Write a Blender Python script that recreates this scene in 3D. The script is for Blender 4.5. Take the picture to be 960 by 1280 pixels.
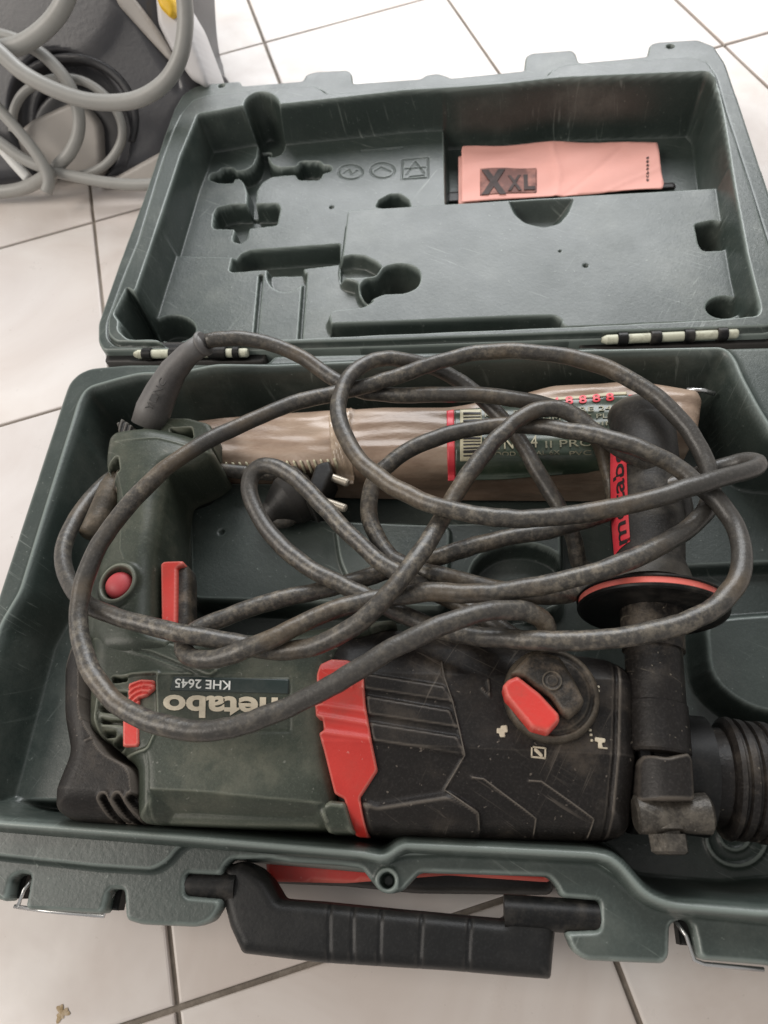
import bpy, math, random
import numpy as np
from mathutils import Matrix, Vector
random.seed(4); rng=np.random.default_rng(7)
S=bpy.context.scene
for o in list(bpy.data.objects): bpy.data.objects.remove(o)
# ---------------------------------------------------------------- camera
CAMZ=.396
RM=np.array([[0.992637328,0.000322917,0.121124028],[0.057676286,0.878087965,-0.475010497],[-0.106510940,0.478499134,0.871604267]])
cd=bpy.data.cameras.new('camera'); cam=bpy.data.objects.new('camera',cd); S.collection.objects.link(cam)
cd.sensor_fit='VERTICAL'; cd.sensor_height=36; cd.sensor_width=27; cd.lens=850/1280*36
cd.dof.use_dof=True; cd.dof.focus_distance=.355; cd.dof.aperture_fstop=12
cd.clip_start=.01; cd.clip_end=60
m4=Matrix([list(RM[i])+[0] for i in range(3)]+[[0,0,0,1]]); m4=Matrix.Translation((0,0,CAMZ))@m4
cam.matrix_world=m4; S.camera=cam
# ---------------------------------------------------------------- light
W=bpy.data.worlds.new('World'); S.world=W; W.use_nodes=True
bg=W.node_tree.nodes['Background']; bg.inputs[0].default_value=(1.0,.98,.965,1); bg.inputs[1].default_value=.42
def area(name,loc,target,sx,sy,power,col):
    l=bpy.data.lights.new(name,'AREA'); l.shape='RECTANGLE'; l.size=sx; l.size_y=sy; l.energy=power; l.color=col
    o=bpy.data.objects.new(name,l); S.collection.objects.link(o); o.location=loc
    o.rotation_euler=(Vector(target)-Vector(loc)).to_track_quat('-Z','Y').to_euler(); return o
area('window_light',(0.05,2.6,1.75),(0,.3,0),2.2,1.8,86,(.96,.98,1.0))
area('side_fill_light',(-1.9,-.2,1.9),(0,.3,0),1.3,1.3,34,(1.0,.93,.85))  # added warm fill lamp from the left, stands for no known window
S.view_settings.view_transform='Standard'; S.view_settings.look='None'; S.view_settings.gamma=1; S.view_settings.exposure=0.10
S.render.engine='CYCLES'
# ---------------------------------------------------------------- helpers
def P(px,py,z):
    d=RM@np.array([(px-480)/850,(640-py)/850,-1.0]); t=(CAMZ-z)/-d[2]
    return np.array([d[0]*t,d[1]*t,z])
def PL(pts,z):
    """points read off the photograph (px) brought to their real place on the plane at height z; ('w',x,y) is metres"""
    o=[]
    for p in pts:
        if p[0]=='w': o.append((p[1],p[2]))
        else: q=P(p[0],p[1],z); o.append((q[0],q[1]))
    return np.array(o)
def fillet(p,r,n=4):
    p=np.asarray(p); o=[]; N=len(p)
    for i in range(N):
        a,b,c=p[i-1],p[i],p[(i+1)%N]
        u,v=a-b,c-b; lu,lv=np.linalg.norm(u),np.linalg.norm(v)
        if lu<1e-9 or lv<1e-9: continue
        t=min(r,.45*lu,.45*lv); A=b+u/lu*t; C=b+v/lv*t
        for k in range(n+1):
            s=k/n; o.append((1-s)**2*A+2*s*(1-s)*b+s*s*C)
    return np.array(o)
def circ(c,r,n=28,ry=None):
    a=np.linspace(0,2*np.pi,n,endpoint=False); return np.c_[c[0]+r*np.cos(a),c[1]+(ry or r)*np.sin(a)]
def ell(px,py,rx,ry,z,n=26):
    a=np.linspace(0,2*np.pi,n,endpoint=False); return PL([(px+rx*math.cos(t),py+ry*math.sin(t)) for t in a],z)
def sdf(poly,X,Y,pad=.02):
    """signed distance, positive inside; only accurate within pad of the polygon's box"""
    X=np.asarray(X);Y=np.asarray(Y); out=np.full(X.shape,-pad); 
    lo=poly.min(0)-pad; hi=poly.max(0)+pad
    m=(X>lo[0])&(X<hi[0])&(Y>lo[1])&(Y<hi[1])
    if not m.any(): return out
    x=X[m];y=Y[m]; d2=np.full(x.shape,1e9); ins=np.zeros(x.shape,bool)
    N=len(poly)
    for i in range(N):
        ax,ay=poly[i-1]; bx,by=poly[i]; ex,ey=bx-ax,by-ay; L=ex*ex+ey*ey
        if L<1e-14: continue
        t=np.clip(((x-ax)*ex+(y-ay)*ey)/L,0,1)
        d2=np.minimum(d2,(x-ax-t*ex)**2+(y-ay-t*ey)**2)
        c=(ay>y)!=(by>y)
        if ay!=by: ins^=c&(x<(bx-ax)*(y-ay)/(by-ay)+ax)
    out[m]=np.where(ins,1,-1)*np.sqrt(d2); return out
def ldist(line,X,Y,pad=.006):
    X=np.asarray(X);Y=np.asarray(Y); out=np.full(X.shape,pad)
    lo=line.min(0)-pad; hi=line.max(0)+pad
    m=(X>lo[0])&(X<hi[0])&(Y>lo[1])&(Y<hi[1])
    if not m.any(): return out
    x=X[m];y=Y[m]; d2=np.full(x.shape,pad*pad)
    for i in range(1,len(line)):
        ax,ay=line[i-1]; bx,by=line[i]; ex,ey=bx-ax,by-ay; L=ex*ex+ey*ey+1e-14
        t=np.clip(((x-ax)*ex+(y-ay)*ey)/L,0,1)
        d2=np.minimum(d2,(x-ax-t*ex)**2+(y-ay-t*ey)**2)
    out[m]=np.sqrt(d2); return out
def st(d,a,b):
    t=np.clip((d-a)/(b-a),0,1); return t*t*(3-2*t)
def lerp(h,L,m): return h+(L-h)*m
def rnd(d,R):
    """0 well inside, R at the edge: quarter-round drop"""
    t=np.clip(1-d/R,0,1); return R*(1-np.sqrt(np.maximum(1-t*t,0)))
def mesh_from(name,V,F,mat,parent=None,smooth=True):
    me=bpy.data.meshes.new(name); V=np.asarray(V,dtype=np.float32)
    me.from_pydata([tuple(map(float,v)) for v in V],[],[tuple(map(int,f)) for f in F]) if not isinstance(F,np.ndarray) else quads(me,V,F)
    me.update(); me.validate()
    if smooth: me.polygons.foreach_set('use_smooth',[True]*len(me.polygons))
    if mat: me.materials.append(mat)
    o=bpy.data.objects.new(name,me); S.collection.objects.link(o); par(o,parent); return o
def quads(me,V,F):
    me.vertices.add(len(V)); me.vertices.foreach_set('co',V.ravel())
    me.loops.add(F.size); me.loops.foreach_set('vertex_index',F.ravel().astype(np.int32))
    me.polygons.add(len(F)); me.polygons.foreach_set('loop_start',np.arange(0,F.size,4,dtype=np.int32))
    me.update(calc_edges=True)
def par(o,p):
    if p is not None:
        o.parent=p; M=Matrix.Identity(4); q=p
        o.matrix_parent_inverse=world_of(p).inverted()
def world_of(o):
    m=Matrix.LocRotScale(o.location,o.rotation_euler,o.scale)
    return (world_of(o.parent)@o.matrix_parent_inverse@m) if o.parent else m
def tag(o,label=None,cat=None,group=None,kind=None):
    if label: o['label']=label
    if cat: o['category']=cat
    if group: o['group']=group
    if kind: o['kind']=kind
    return o
def thing(name,loc,label,cat,group=None):
    o=bpy.data.objects.new(name,None); o.location=loc; o.empty_display_size=.02; S.collection.objects.link(o); return tag(o,label,cat,group)
def slab(name,poly,hf,zb,cell,mat,parent=None,split=False,bottom=False):
    """solid whose plan is poly; hf(x,y,d) gives the top; the wall runs down to zb"""
    lo=poly.min(0)-2*cell; hi=poly.max(0)+2*cell
    nx=int((hi[0]-lo[0])/cell)+2; ny=int((hi[1]-lo[1])/cell)+2
    X,Y=np.meshgrid(lo[0]+np.arange(nx)*cell,lo[1]+np.arange(ny)*cell)
    D=sdf(poly,X,Y,.05)
    cc=(D[:-1,:-1]+D[1:,:-1]+D[:-1,1:]+D[1:,1:])/4>0
    use=np.zeros(X.shape,bool); full=np.ones(X.shape,bool)
    cp=np.zeros((ny+1,nx+1),bool); cp[1:-1,1:-1]=cc
    c4=[cp[:-1,:-1],cp[1:,:-1],cp[:-1,1:],cp[1:,1:]]
    use=c4[0]|c4[1]|c4[2]|c4[3]; full=c4[0]&c4[1]&c4[2]&c4[3]; bd=use&~full
    bx,by=X[bd].copy(),Y[bd].copy()
    for _ in range(3):
        d=sdf(poly,bx,by,.05); e=cell*.1
        gx=(sdf(poly,bx+e,by,.05)-sdf(poly,bx-e,by,.05))/(2*e); gy=(sdf(poly,bx,by+e,.05)-sdf(poly,bx,by-e,.05))/(2*e)
        g=np.sqrt(gx*gx+gy*gy)+1e-6; bx-=np.clip(d,-cell,cell)*gx/g*.98; by-=np.clip(d,-cell,cell)*gy/g*.98
    X[bd]=bx;Y[bd]=by
    idx=-np.ones(X.shape,int); n=use.sum(); idx[use]=np.arange(n)
    x=X[use];y=Y[use]; dd=np.maximum(sdf(poly,x,y,.05),0); dd[bd[use]]=0
    z=hf(x,y,dd); V=np.c_[x,y,z]
    j,i=np.where(cc)
    F=np.c_[idx[j,i],idx[j,i+1],idx[j+1,i+1],idx[j+1,i]]
    # boundary edges
    E={}
    ed=np.vstack([F[:,[0,1]],F[:,[1,2]],F[:,[2,3]],F[:,[3,0]]])
    key=np.sort(ed,1); k=key[:,0].astype(np.int64)*n+key[:,1]
    u,inv,cnt=np.unique(k,return_inverse=True,return_counts=True)
    be=ed[cnt[inv]==1]
    bv=np.unique(be); mp=-np.ones(n,int)
    if split:
        V2=V[bv].copy(); mp2=-np.ones(n,int); mp2[bv]=len(V)+np.arange(len(bv)); V=np.vstack([V,V2])
    else: mp2=np.arange(n)
    zbv=zb(V[bv,0],V[bv,1]) if callable(zb) else np.full(len(bv),zb)
    mp[bv]=len(V)+np.arange(len(bv)); V=np.vstack([V,np.c_[V[bv,0],V[bv,1],np.minimum(zbv,V[bv,2]-1e-4)]])
    WF=np.c_[mp2[be[:,1]],mp2[be[:,0]],mp[be[:,0]],mp[be[:,1]]]
    F=np.vstack([F,WF]).astype(np.int32)
    return mesh_from(name,V.astype(np.float32),F,mat,parent)
def tube(name,pts,r,mat,parent=None,ring=12,cap=True,rf=None):
    p=np.asarray(pts,float); n=len(p); T=np.gradient(p,axis=0); T/=np.linalg.norm(T,axis=1)[:,None]+1e-12
    u=np.cross(T[0],[0,0,1.]); 
    if np.linalg.norm(u)<1e-3: u=np.cross(T[0],[1.,0,0])
    V=[];F=[]
    for i in range(n):
        u=u-T[i]*np.dot(u,T[i]); u/=np.linalg.norm(u); v=np.cross(T[i],u); rr=r if rf is None else rf[i]
        for k in range(ring):
            a=2*np.pi*k/ring; V.append(p[i]+rr*(math.cos(a)*u+math.sin(a)*v))
    for i in range(n-1):
        for k in range(ring):
            k2=(k+1)%ring; F.append((i*ring+k,i*ring+k2,(i+1)*ring+k2,(i+1)*ring+k))
    if cap: F.append(tuple(range(ring))[::-1]); F.append(tuple((n-1)*ring+k for k in range(ring)))
    return mesh_from(name,V,F,mat,parent)
def lathe(name,a,b,prof,mat,parent=None,ring=48,sx=1.0,smooth=True,rot=0):
    """prof: (t metres from a, radius); sharp corners get doubled rings; axis a->b"""
    a=np.array(a,float);b=np.array(b,float); T=(b-a)/np.linalg.norm(b-a); u=np.cross(T,[0,0,1.]); u/=np.linalg.norm(u); v=np.cross(u,T)
    V=[];F=[]; rings=[]
    pr=[(prof[0][0],1e-5)]+list(prof)+[(prof[-1][0],1e-5)]
    def add(t,r):
        rings.append(len(V)//ring)
        for k in range(ring):
            an=2*np.pi*k/ring+rot; V.append(a+T*t+r*(sx*math.cos(an)*u+math.sin(an)*v))
    for i in range(len(pr)-1):
        add(*pr[i]); add(*pr[i+1]); q=(len(V)//ring-2)*ring
        for k in range(ring):
            k2=(k+1)%ring; F.append((q+k,q+ring+k,q+ring+k2,q+k2))
    return mesh_from(name,V,F,mat,parent,smooth)
def box(name,c,s,mat,parent=None,rot=None,bev=.0008):
    hx,hy,hz=[q/2 for q in s]; b=min(bev,hx*.4,hy*.4,hz*.4); V=[];
    for sz,i in ((-1,0),(-1,1),(1,1),(1,0)):
        k=b if i==0 else 0
        for sx_,sy_ in ((-1,-1),(1,-1),(1,1),(-1,1)):
            V.append((sx_*(hx-k),sy_*(hy-k),sz*(hz if i==0 else hz-b)))
    F=[(3,2,1,0),(12,13,14,15)]
    for l in range(3):
        for k in range(4): k2=(k+1)%4; F.append((l*4+k,l*4+k2,l*4+4+k2,l*4+4+k))
    V=np.array(V)
    if rot is not None: V=V@np.array(rot).T
    return mesh_from(name,V+np.array(c),F,mat,parent,False)
def text(name,body,fn,mat,parent=None,bold=0.0,ext=.0004,space=1.0):
    """fn maps (u,v) in the unit text box (0..1 wide, 0..1 high) to (x,y,z) of the lettering's face"""
    cu=bpy.data.curves.new(name,'FONT'); cu.body=body; cu.offset=bold; cu.space_character=space; cu.resolution_u=4
    ob=bpy.data.objects.new(name,cu); S.collection.objects.link(ob)
    bpy.context.view_layer.update(); dg=bpy.context.evaluated_depsgraph_get()
    me0=bpy.data.meshes.new_from_object(ob.evaluated_get(dg)); bpy.data.objects.remove(ob)
    v=np.array([q.co[:] for q in me0.vertices]); f=[tuple(q.vertices) for q in me0.polygons]
    lo=v.min(0);hi=v.max(0); uu=(v[:,0]-lo[0])/(hi[0]-lo[0]); vv=(v[:,1]-lo[1])/(hi[1]-lo[1])
    top=np.array([fn(a,b) for a,b in zip(uu,vv)])
    from collections import Counter
    n=len(top); bot=top.copy(); bot[:,2]-=ext
    ec=Counter()
    for q in f:
        for k in range(len(q)): ec[tuple(sorted((q[k],q[(k+1)%len(q)])))]+=1
    F=list(f)
    for q in f:
        for k in range(len(q)):
            a,b=q[k],q[(k+1)%len(q)]
            if ec[tuple(sorted((a,b)))]==1: F.append((b,a,a+n,b+n))
    bpy.data.meshes.remove(me0)
    return mesh_from(name,np.vstack([top,bot]),F,mat,parent,False)
# ---------------------------------------------------------------- materials
def mat(name,col,rough=.5,dirt=None,damt=0.,dscale=30.,bump=0.,bscale=300.,metal=0.,coat=0.,spec=.5,var=.12,scr=0.,scrcol=None,stretch=None,rvar=.12,edge=0.,ecol=(.3,.32,.3),rust=None,ramt=0.,fine=0.,patch=0.,crease=0.,cscale=20.):
    m=bpy.data.materials.new(name); m.use_nodes=True; nt=m.node_tree; N=nt.nodes; L=nt.links; b=N['Principled BSDF']
    b.inputs['Roughness'].default_value=rough; b.inputs['Metallic'].default_value=metal; b.inputs['Specular IOR Level'].default_value=spec
    b.inputs['Coat Weight'].default_value=coat; b.inputs['Coat Roughness'].default_value=.15
    tc=N.new('ShaderNodeTexCoord'); src=tc.outputs['Object']
    if stretch:
        mp=N.new('ShaderNodeMapping'); mp.inputs['Scale'].default_value=stretch; L.new(src,mp.inputs[0]); ssrc=mp.outputs[0]
    else: ssrc=src
    def noise(sc,det=5,r=.6,s=None):
        n=N.new('ShaderNodeTexNoise'); n.inputs['Scale'].default_value=sc; n.inputs['Detail'].default_value=det; n.inputs['Roughness'].default_value=r; L.new(s or src,n.inputs['Vector']); return n.outputs[0]
    def ramp(s,a,bb):
        mr=N.new('ShaderNodeMapRange'); mr.inputs[1].default_value=a; mr.inputs[2].default_value=bb; mr.interpolation_type='SMOOTHSTEP'; L.new(s,mr.inputs[0]); return mr.outputs[0]
    def mix(f,a,c):
        mx=N.new('ShaderNodeMix'); mx.data_type='RGBA'
        if isinstance(f,float): mx.inputs[0].default_value=f
        else: L.new(f,mx.inputs[0])
        for s,i in ((a,6),(c,7)):
            if isinstance(s,tuple): mx.inputs[i].default_value=(*s,1)
            else: L.new(s,mx.inputs[i])
        return mx.outputs[2]
    def mul(s,k):
        q=N.new('ShaderNodeMath'); q.operation='MULTIPLY'; L.new(s,q.inputs[0]); q.inputs[1].default_value=k; return q.outputs[0]
    n1=noise(dscale*.5,6,.65,ssrc)
    c=mix(ramp(n1,.3,.7),tuple(q*(1-var) for q in col),tuple(min(1,q*(1+var)) for q in col))
    if dirt is not None:
        n2=noise(dscale,8,.72,ssrc); f2=mul(ramp(n2,.42,.68),damt)
        if patch>0:
            pm=N.new('ShaderNodeMath'); pm.operation='MULTIPLY'; L.new(f2,pm.inputs[0]); L.new(ramp(noise(patch,3,.6),.36,.64),pm.inputs[1]); f2=pm.outputs[0]
        c=mix(f2,c,dirt)
    if rust is not None:
        c=mix(mul(ramp(noise(19,4,.6),.50,.66),ramt),c,rust)
    if fine>0:
        c=mix(mul(ramp(noise(900,3,.7),.48,.70),fine),c,tuple(min(1,q*2.6+.02) for q in col))
        c=mix(mul(ramp(noise(650,4,.7),.52,.68),fine*.8),c,tuple(q*.35 for q in col))
    if edge>0:
        ge=N.new('ShaderNodeNewGeometry'); c=mix(mul(ramp(ge.outputs['Pointiness'],.507,.55),edge),c,ecol)
    if scr>0:
        def scratch(rot,sc,a,bb):
            r1=N.new('ShaderNodeMapping'); r1.inputs['Rotation'].default_value=(0,0,rot); L.new(src,r1.inputs[0])
            r2=N.new('ShaderNodeMapping'); r2.inputs['Scale'].default_value=(1,22,1); L.new(r1.outputs[0],r2.inputs[0])
            n=N.new('ShaderNodeTexNoise'); n.inputs['Scale'].default_value=sc; n.inputs['Detail'].default_value=3; n.inputs['Distortion'].default_value=.7; L.new(r2.outputs[0],n.inputs['Vector'])
            msk=ramp(noise(sc*.4,3,.6),.45,.65); q_=N.new('ShaderNodeMath'); q_.operation='MULTIPLY'; L.new(ramp(n.outputs[0],a,bb),q_.inputs[0]); L.new(msk,q_.inputs[1]); return q_.outputs[0]
        s1=scratch(.5,30,.62,.72); s2=scratch(-1.1,24,.63,.73)
        q=N.new('ShaderNodeMath'); q.operation='MAXIMUM'; L.new(s1,q.inputs[0]); L.new(s2,q.inputs[1])
        c=mix(mul(q.outputs[0],scr),c,scrcol or (.3,.32,.31))
        sp=ramp(noise(420,2,.5),.70,.76); c=mix(mul(sp,scr),c,scrcol or (.3,.32,.31))
    L.new(c,b.inputs['Base Color'])
    rr=N.new('ShaderNodeMapRange'); rr.inputs[3].default_value=max(.03,rough-rvar); rr.inputs[4].default_value=min(1,rough+rvar); L.new(noise(dscale*1.7,6,.7),rr.inputs[0]); L.new(rr.outputs[0],b.inputs['Roughness'])
    if bump>0:
        bp=N.new('ShaderNodeBump'); bp.inputs['Strength'].default_value=1; bp.inputs['Distance'].default_value=bump; L.new(noise(bscale,4,.6,ssrc if stretch else None),bp.inputs['Height']); L.new(bp.outputs[0],b.inputs['Normal'])
        if crease>0:
            rn=N.new('ShaderNodeTexNoise'); rn.noise_type='RIDGED_MULTIFRACTAL'; rn.inputs['Scale'].default_value=cscale; rn.inputs['Detail'].default_value=2.5; L.new(ssrc,rn.inputs['Vector'])
            b2=N.new('ShaderNodeBump'); b2.inputs['Distance'].default_value=crease; L.new(rn.outputs[0],b2.inputs['Height']); L.new(bp.outputs[0],b2.inputs['Normal']); L.new(b2.outputs[0],b.inputs['Normal'])
    return m
M={}
M['case']=mat('case_green_plastic',(.036,.048,.042),.37,(.15,.16,.14),.45,16,.00014,420,scr=.38,scrcol=(.28,.31,.28),edge=.5,ecol=(.33,.38,.35),fine=.15,patch=9,spec=.55)
M['case_in']=M['case']
M['green']=mat('drill_green_plastic',(.034,.042,.030),.40,(.13,.125,.092),.65,34,.00010,600,scr=.5,scrcol=(.2,.2,.17),edge=.6,ecol=(.22,.23,.18),fine=.25,patch=16,spec=.4)
M['rubber']=mat('black_rubber',(.012,.010,.009),.44,(.10,.080,.062),.65,44,.00014,700,scr=.6,scrcol=(.20,.17,.14),edge=.6,ecol=(.17,.145,.12),fine=.35,patch=18,spec=.28)
M['dark']=mat('dark_plastic',(.008,.008,.008),.42,(.07,.065,.058),.3,40,.0001,600,edge=.3,ecol=(.10,.09,.08),fine=.2,patch=15,spec=.3)
M['grip']=mat('grip_rubber',(.022,.020,.018),.5,(.13,.115,.095),.65,55,.00016,900,edge=.4,ecol=(.2,.18,.15),fine=.3,patch=18,spec=.35)
M['knob']=mat('dusty_knob_plastic',(.018,.015,.012),.46,(.17,.13,.095),.75,110,.00025,700,edge=.3,ecol=(.22,.18,.13),fine=.4,patch=30,spec=.35)
M['red']=mat('red_plastic',(.60,.036,.026),.42,(.30,.07,.05),.6,40,.0001,500,edge=.5,ecol=(.75,.25,.2),patch=25,scr=.3,scrcol=(.75,.4,.35))
M['redsoft']=mat('faded_red_button',(.50,.055,.065),.5,(.35,.12,.10),.3,60)
M['redlabel']=mat('red_sticker',(.72,.045,.065),.4,(.5,.12,.1),.3,60)
M['black_print']=mat('black_print',(.02,.016,.016),.5)
M['cream_print']=mat('cream_print',(.66,.58,.44),.5,(.3,.25,.18),.5,80)
M['white_print']=mat('white_print',(.78,.78,.74),.5,(.35,.33,.28),.3,120)
M['cord']=mat('dusty_cord_rubber',(.048,.044,.039),.36,(.25,.215,.165),.68,260,.00022,420,var=.12,rvar=.1,rust=(.15,.105,.06),ramt=.40,fine=.28,patch=11,spec=.5)
M['boot']=mat('cord_boot_rubber',(.075,.070,.068),.5,(.15,.14,.13),.35,60,.0001,600,edge=.4,ecol=(.2,.19,.18),fine=.2)
M['tube']=mat('black_tube_rubber',(.012,.010,.009),.44,(.17,.14,.11),.75,60,.0002,500,fine=.4,scr=.6,scrcol=(.30,.26,.20),patch=22,spec=.3)
M['disc']=mat('black_disc_plastic',(.007,.007,.007),.42,(.11,.095,.08),.45,60,fine=.25,patch=20,spec=.25)
M['scuff']=mat('scuffed_edge',(.13,.11,.09),.55,(.03,.025,.02),.8,120)
M['steel']=mat('worn_steel',(.045,.039,.032),.42,(.20,.175,.14),.5,120,.0006,240,metal=.3,fine=.45,scr=.6,scrcol=(.4,.36,.3))
M['brass']=mat('plug_brass',(.58,.52,.43),.38,(.35,.28,.2),.3,60,metal=.5)
M['wire']=mat('latch_steel',(.6,.6,.6),.25,(.3,.28,.25),.3,60,metal=.9)
M['pin']=mat('cream_hinge_pin',(.60,.60,.47),.5,(.20,.18,.13),.75,150)
M['paper']=mat('orange_paper',(.80,.40,.34),.7,(.72,.33,.27),.5,16,.0006,40,var=.05,crease=.004,cscale=9)
M['paperink']=mat('dark_ink',(.035,.022,.02),.7,(.12,.06,.05),.4,60)
M['bag']=mat('brown_film',(.30,.205,.145),.40,(.46,.36,.28),.6,14,.0010,40,coat=.25,stretch=(1,2.4,2.4),var=.3,crease=.006,cscale=22)
M['tape']=mat('brown_tape',(.44,.33,.235),.34,(.60,.50,.40),.6,30,.0008,60,coat=.5,crease=.003,cscale=35)
M['muted']=mat('muted_label_print',(.34,.32,.22),.5,(.10,.11,.08),.6,200)
M['label']=mat('dark_green_label',(.035,.055,.035),.35,(.12,.13,.09),.4,90,coat=.4)
M['cream']=mat('cream_label_paper',(.60,.55,.38),.5,(.4,.36,.24),.4,90)
M['grout']=mat('grout',(.20,.17,.14),.9,(.33,.29,.25),.8,24,.0006,300)
M['vac']=mat('vacuum_grey_plastic',(.046,.046,.052),.30,(.13,.125,.12),.3,8,.0001,300)
M['vacdark']=mat('vacuum_dark_plastic',(.028,.028,.031),.4,(.08,.07,.065),.3,8)
M['vaclight']=mat('vacuum_light_plastic',(.40,.37,.34),.45,(.30,.27,.24),.4,12)
M['hose']=mat('grey_cord_rubber',(.34,.335,.315),.42,(.24,.23,.21),.5,30)
M['yellow']=mat('yellow_plastic',(.85,.52,.03),.4)
def tile_mat():
    m=bpy.data.materials.new('glazed_cream_tile'); m.use_nodes=True; nt=m.node_tree; N=nt.nodes; L=nt.links; b=N['Principled BSDF']
    tc=N.new('ShaderNodeTexCoord'); oi=N.new('ShaderNodeObjectInfo')
    def noise(sc,det,r,vec=None,dist=0):
        n=N.new('ShaderNodeTexNoise'); n.inputs['Scale'].default_value=sc; n.inputs['Detail'].default_value=det; n.inputs['Roughness'].default_value=r; n.inputs['Distortion'].default_value=dist; L.new(vec or tc.outputs['Object'],n.inputs['Vector']); return n.outputs[0]
    def ramp(s,a,c,lo=0,hi=1):
        q=N.new('ShaderNodeMapRange'); q.inputs[1].default_value=a; q.inputs[2].default_value=c; q.inputs[3].default_value=lo; q.inputs[4].default_value=hi; L.new(s,q.inputs[0]); return q.outputs[0]
    def mix(f,a,c):
        mx=N.new('ShaderNodeMix'); mx.data_type='RGBA'; L.new(f,mx.inputs[0])
        for s,i in ((a,6),(c,7)):
            if isinstance(s,tuple): mx.inputs[i].default_value=(*s,1)
            else: L.new(s,mx.inputs[i])
        return mx.outputs[2]
    off=N.new('ShaderNodeVectorMath'); off.operation='ADD'; L.new(tc.outputs['Object'],off.inputs[0])
    cx=N.new('ShaderNodeCombineXYZ'); L.new(ramp(oi.outputs['Random'],0,1,0,9),cx.inputs[0]); L.new(cx.outputs[0],off.inputs[1])
    c=mix(ramp(noise(7,5,.55,off.outputs[0],1.2),.35,.68),(.62,.545,.495),(.78,.73,.69))
    c=mix(ramp(noise(2.2,3,.5,off.outputs[0],.8),.45,.7,0,.45),c,(.60,.565,.56))
    c=mix(ramp(noise(55,6,.75),.66,.75,0,.5),c,(.30,.23,.17))
    c=mix(ramp(noise(260,3,.6),.70,.76,0,.5),c,(.25,.2,.16))
    L.new(c,b.inputs['Base Color'])
    L.new(ramp(noise(24,6,.7),.3,.7,.24,.44),b.inputs['Roughness']); b.inputs['Specular IOR Level'].default_value=.42
    bp=N.new('ShaderNodeBump'); bp.inputs['Distance'].default_value=.0006; L.new(noise(20,3,.5),bp.inputs['Height']); L.new(bp.outputs[0],b.inputs['Normal'])
    return m
M['tile']=tile_mat()
# ================================================================ floor
floor=mesh_from('floor',[(-4,-2,-.0022),(4,-2,-.0022),(4,5,-.0022),(-4,5,-.0022)],[(0,1,2,3)],M['grout'],None,False); tag(floor,kind='structure')
TA=0.337607; K=.396/.418; ca,sa=math.cos(TA),math.sin(TA)
As=[(.0605+.2225*k)*K for k in range(-7,10)]
Bs=[v*K for v in (-.90,-.678,-.456,-.234,-.0115,.206,.417,.645,.887,1.118,1.34,1.56,1.78,2.0,2.22,2.44)]
GW=.0029; tmesh={}
for i in range(len(As)-1):
    for j in range(len(Bs)-1):
        a0,a1,b0,b1=As[i]+GW/2,As[i+1]-GW/2,Bs[j]+GW/2,Bs[j+1]-GW/2
        ac,bc=(a0+a1)/2,(b0+b1)/2; x=ac*ca-bc*sa; y=ac*sa+bc*ca
        if y<-.75 or y>2.6 or abs(x)>2.0: continue
        key=j
        if key not in tmesh:
            hx,hy=(a1-a0)/2,(b1-b0)/2; V=[];e=.0009
            for z,k in ((-.005,0),(-e*.8,0),(-.0002,e*.5),(0,e*1.6)):
                for sx_,sy_ in ((-1,-1),(1,-1),(1,1),(-1,1)): V.append((sx_*(hx-k),sy_*(hy-k),z))
            F=[(12,13,14,15)]
            for l in range(3):
                for k in range(4): k2=(k+1)%4; F.append((l*4+k,l*4+k2,l*4+4+k2,l*4+4+k))
            me=bpy.data.meshes.new('tile'); me.from_pydata(V,[],F); me.materials.append(M['tile']); tmesh[key]=me
        o=bpy.data.objects.new('tile',tmesh[key]); S.collection.objects.link(o); o.parent=floor
        o.location=(x,y,random.uniform(-.0003,.0003)); o.rotation_euler=(random.uniform(-.001,.001),random.uniform(-.001,.001),TA)
# ================================================================ tool case
ZR=.066
case=thing('tool_case',(0,.15,0),'open dark green plastic tool case, its lid folded back flat on the tiles','tool case')
# ---- lid
zi=ZR-.034; zi2=ZR-.029; zb_=ZR-.020; zd=ZR-.056; zc=ZR-.052
LO=fillet(PL([(128,438),(122,426),(122,405),(150,325),(180,245),(205,170),(218,135),(228,118),(243,108),(262,104),(300,101),(303,107),(340,104),(378,101),(382,93),(395,89),(435,87),(440,91),(441,104),(526,98),(532,93),(548,91),(560,95),(564,97),(655,88),(657,70),(664,66),(715,62),(720,66),(724,78),(770,74),(809,70),(812,55),(822,52),(872,49),(893,57),(907,78),(925,130),(945,190),(960,235),(985,310),(1005,375),(1010,398),(1003,412),(960,416),(750,423),(620,429),(480,433),(335,436),(220,437)],ZR-.003),.003)
GP=fillet(PL([(143,428),(133,418),(133,400),(155,340),(172,299),(200,206),(214,165),(226,140),(240,124),(262,117),(330,111),(390,106),(400,109),(410,117),(480,111),(600,102),(682,95),(690,86),(705,80),(800,74),(865,70),(885,76),(896,92),(908,135),(932,208),(955,280),(985,375),(992,400),(960,409),(750,416),(480,426),(300,431)],ZR),.004)
CP=fillet(PL([(247,142),(273,138),(303,132),(353,130),(400,125),(507,113),(560,110),(630,105),(700,97),(885,89),(896,100),(905,150),(920,240),(935,320),(951,385),(948,394),(900,399),(720,408),(480,418),(330,425),(205,429),(196,424),(160,424),(147,412),(150,392),(170,361),(200,272),(225,195)],ZR),.004)
topball=ell(328,138,23,19,ZR-.003)
I1=fillet(PL([(266,80),(552,60),(556,250),(562,330),(430,345),(420,352),(214,352),(214,318),(232,268),(251,214)],zi),.003)
I2=fillet(PL([(213,320),(300,322),(560,335),(560,424),(330,427),(206,432),(186,400),(190,385)],zi2),.003)
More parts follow.
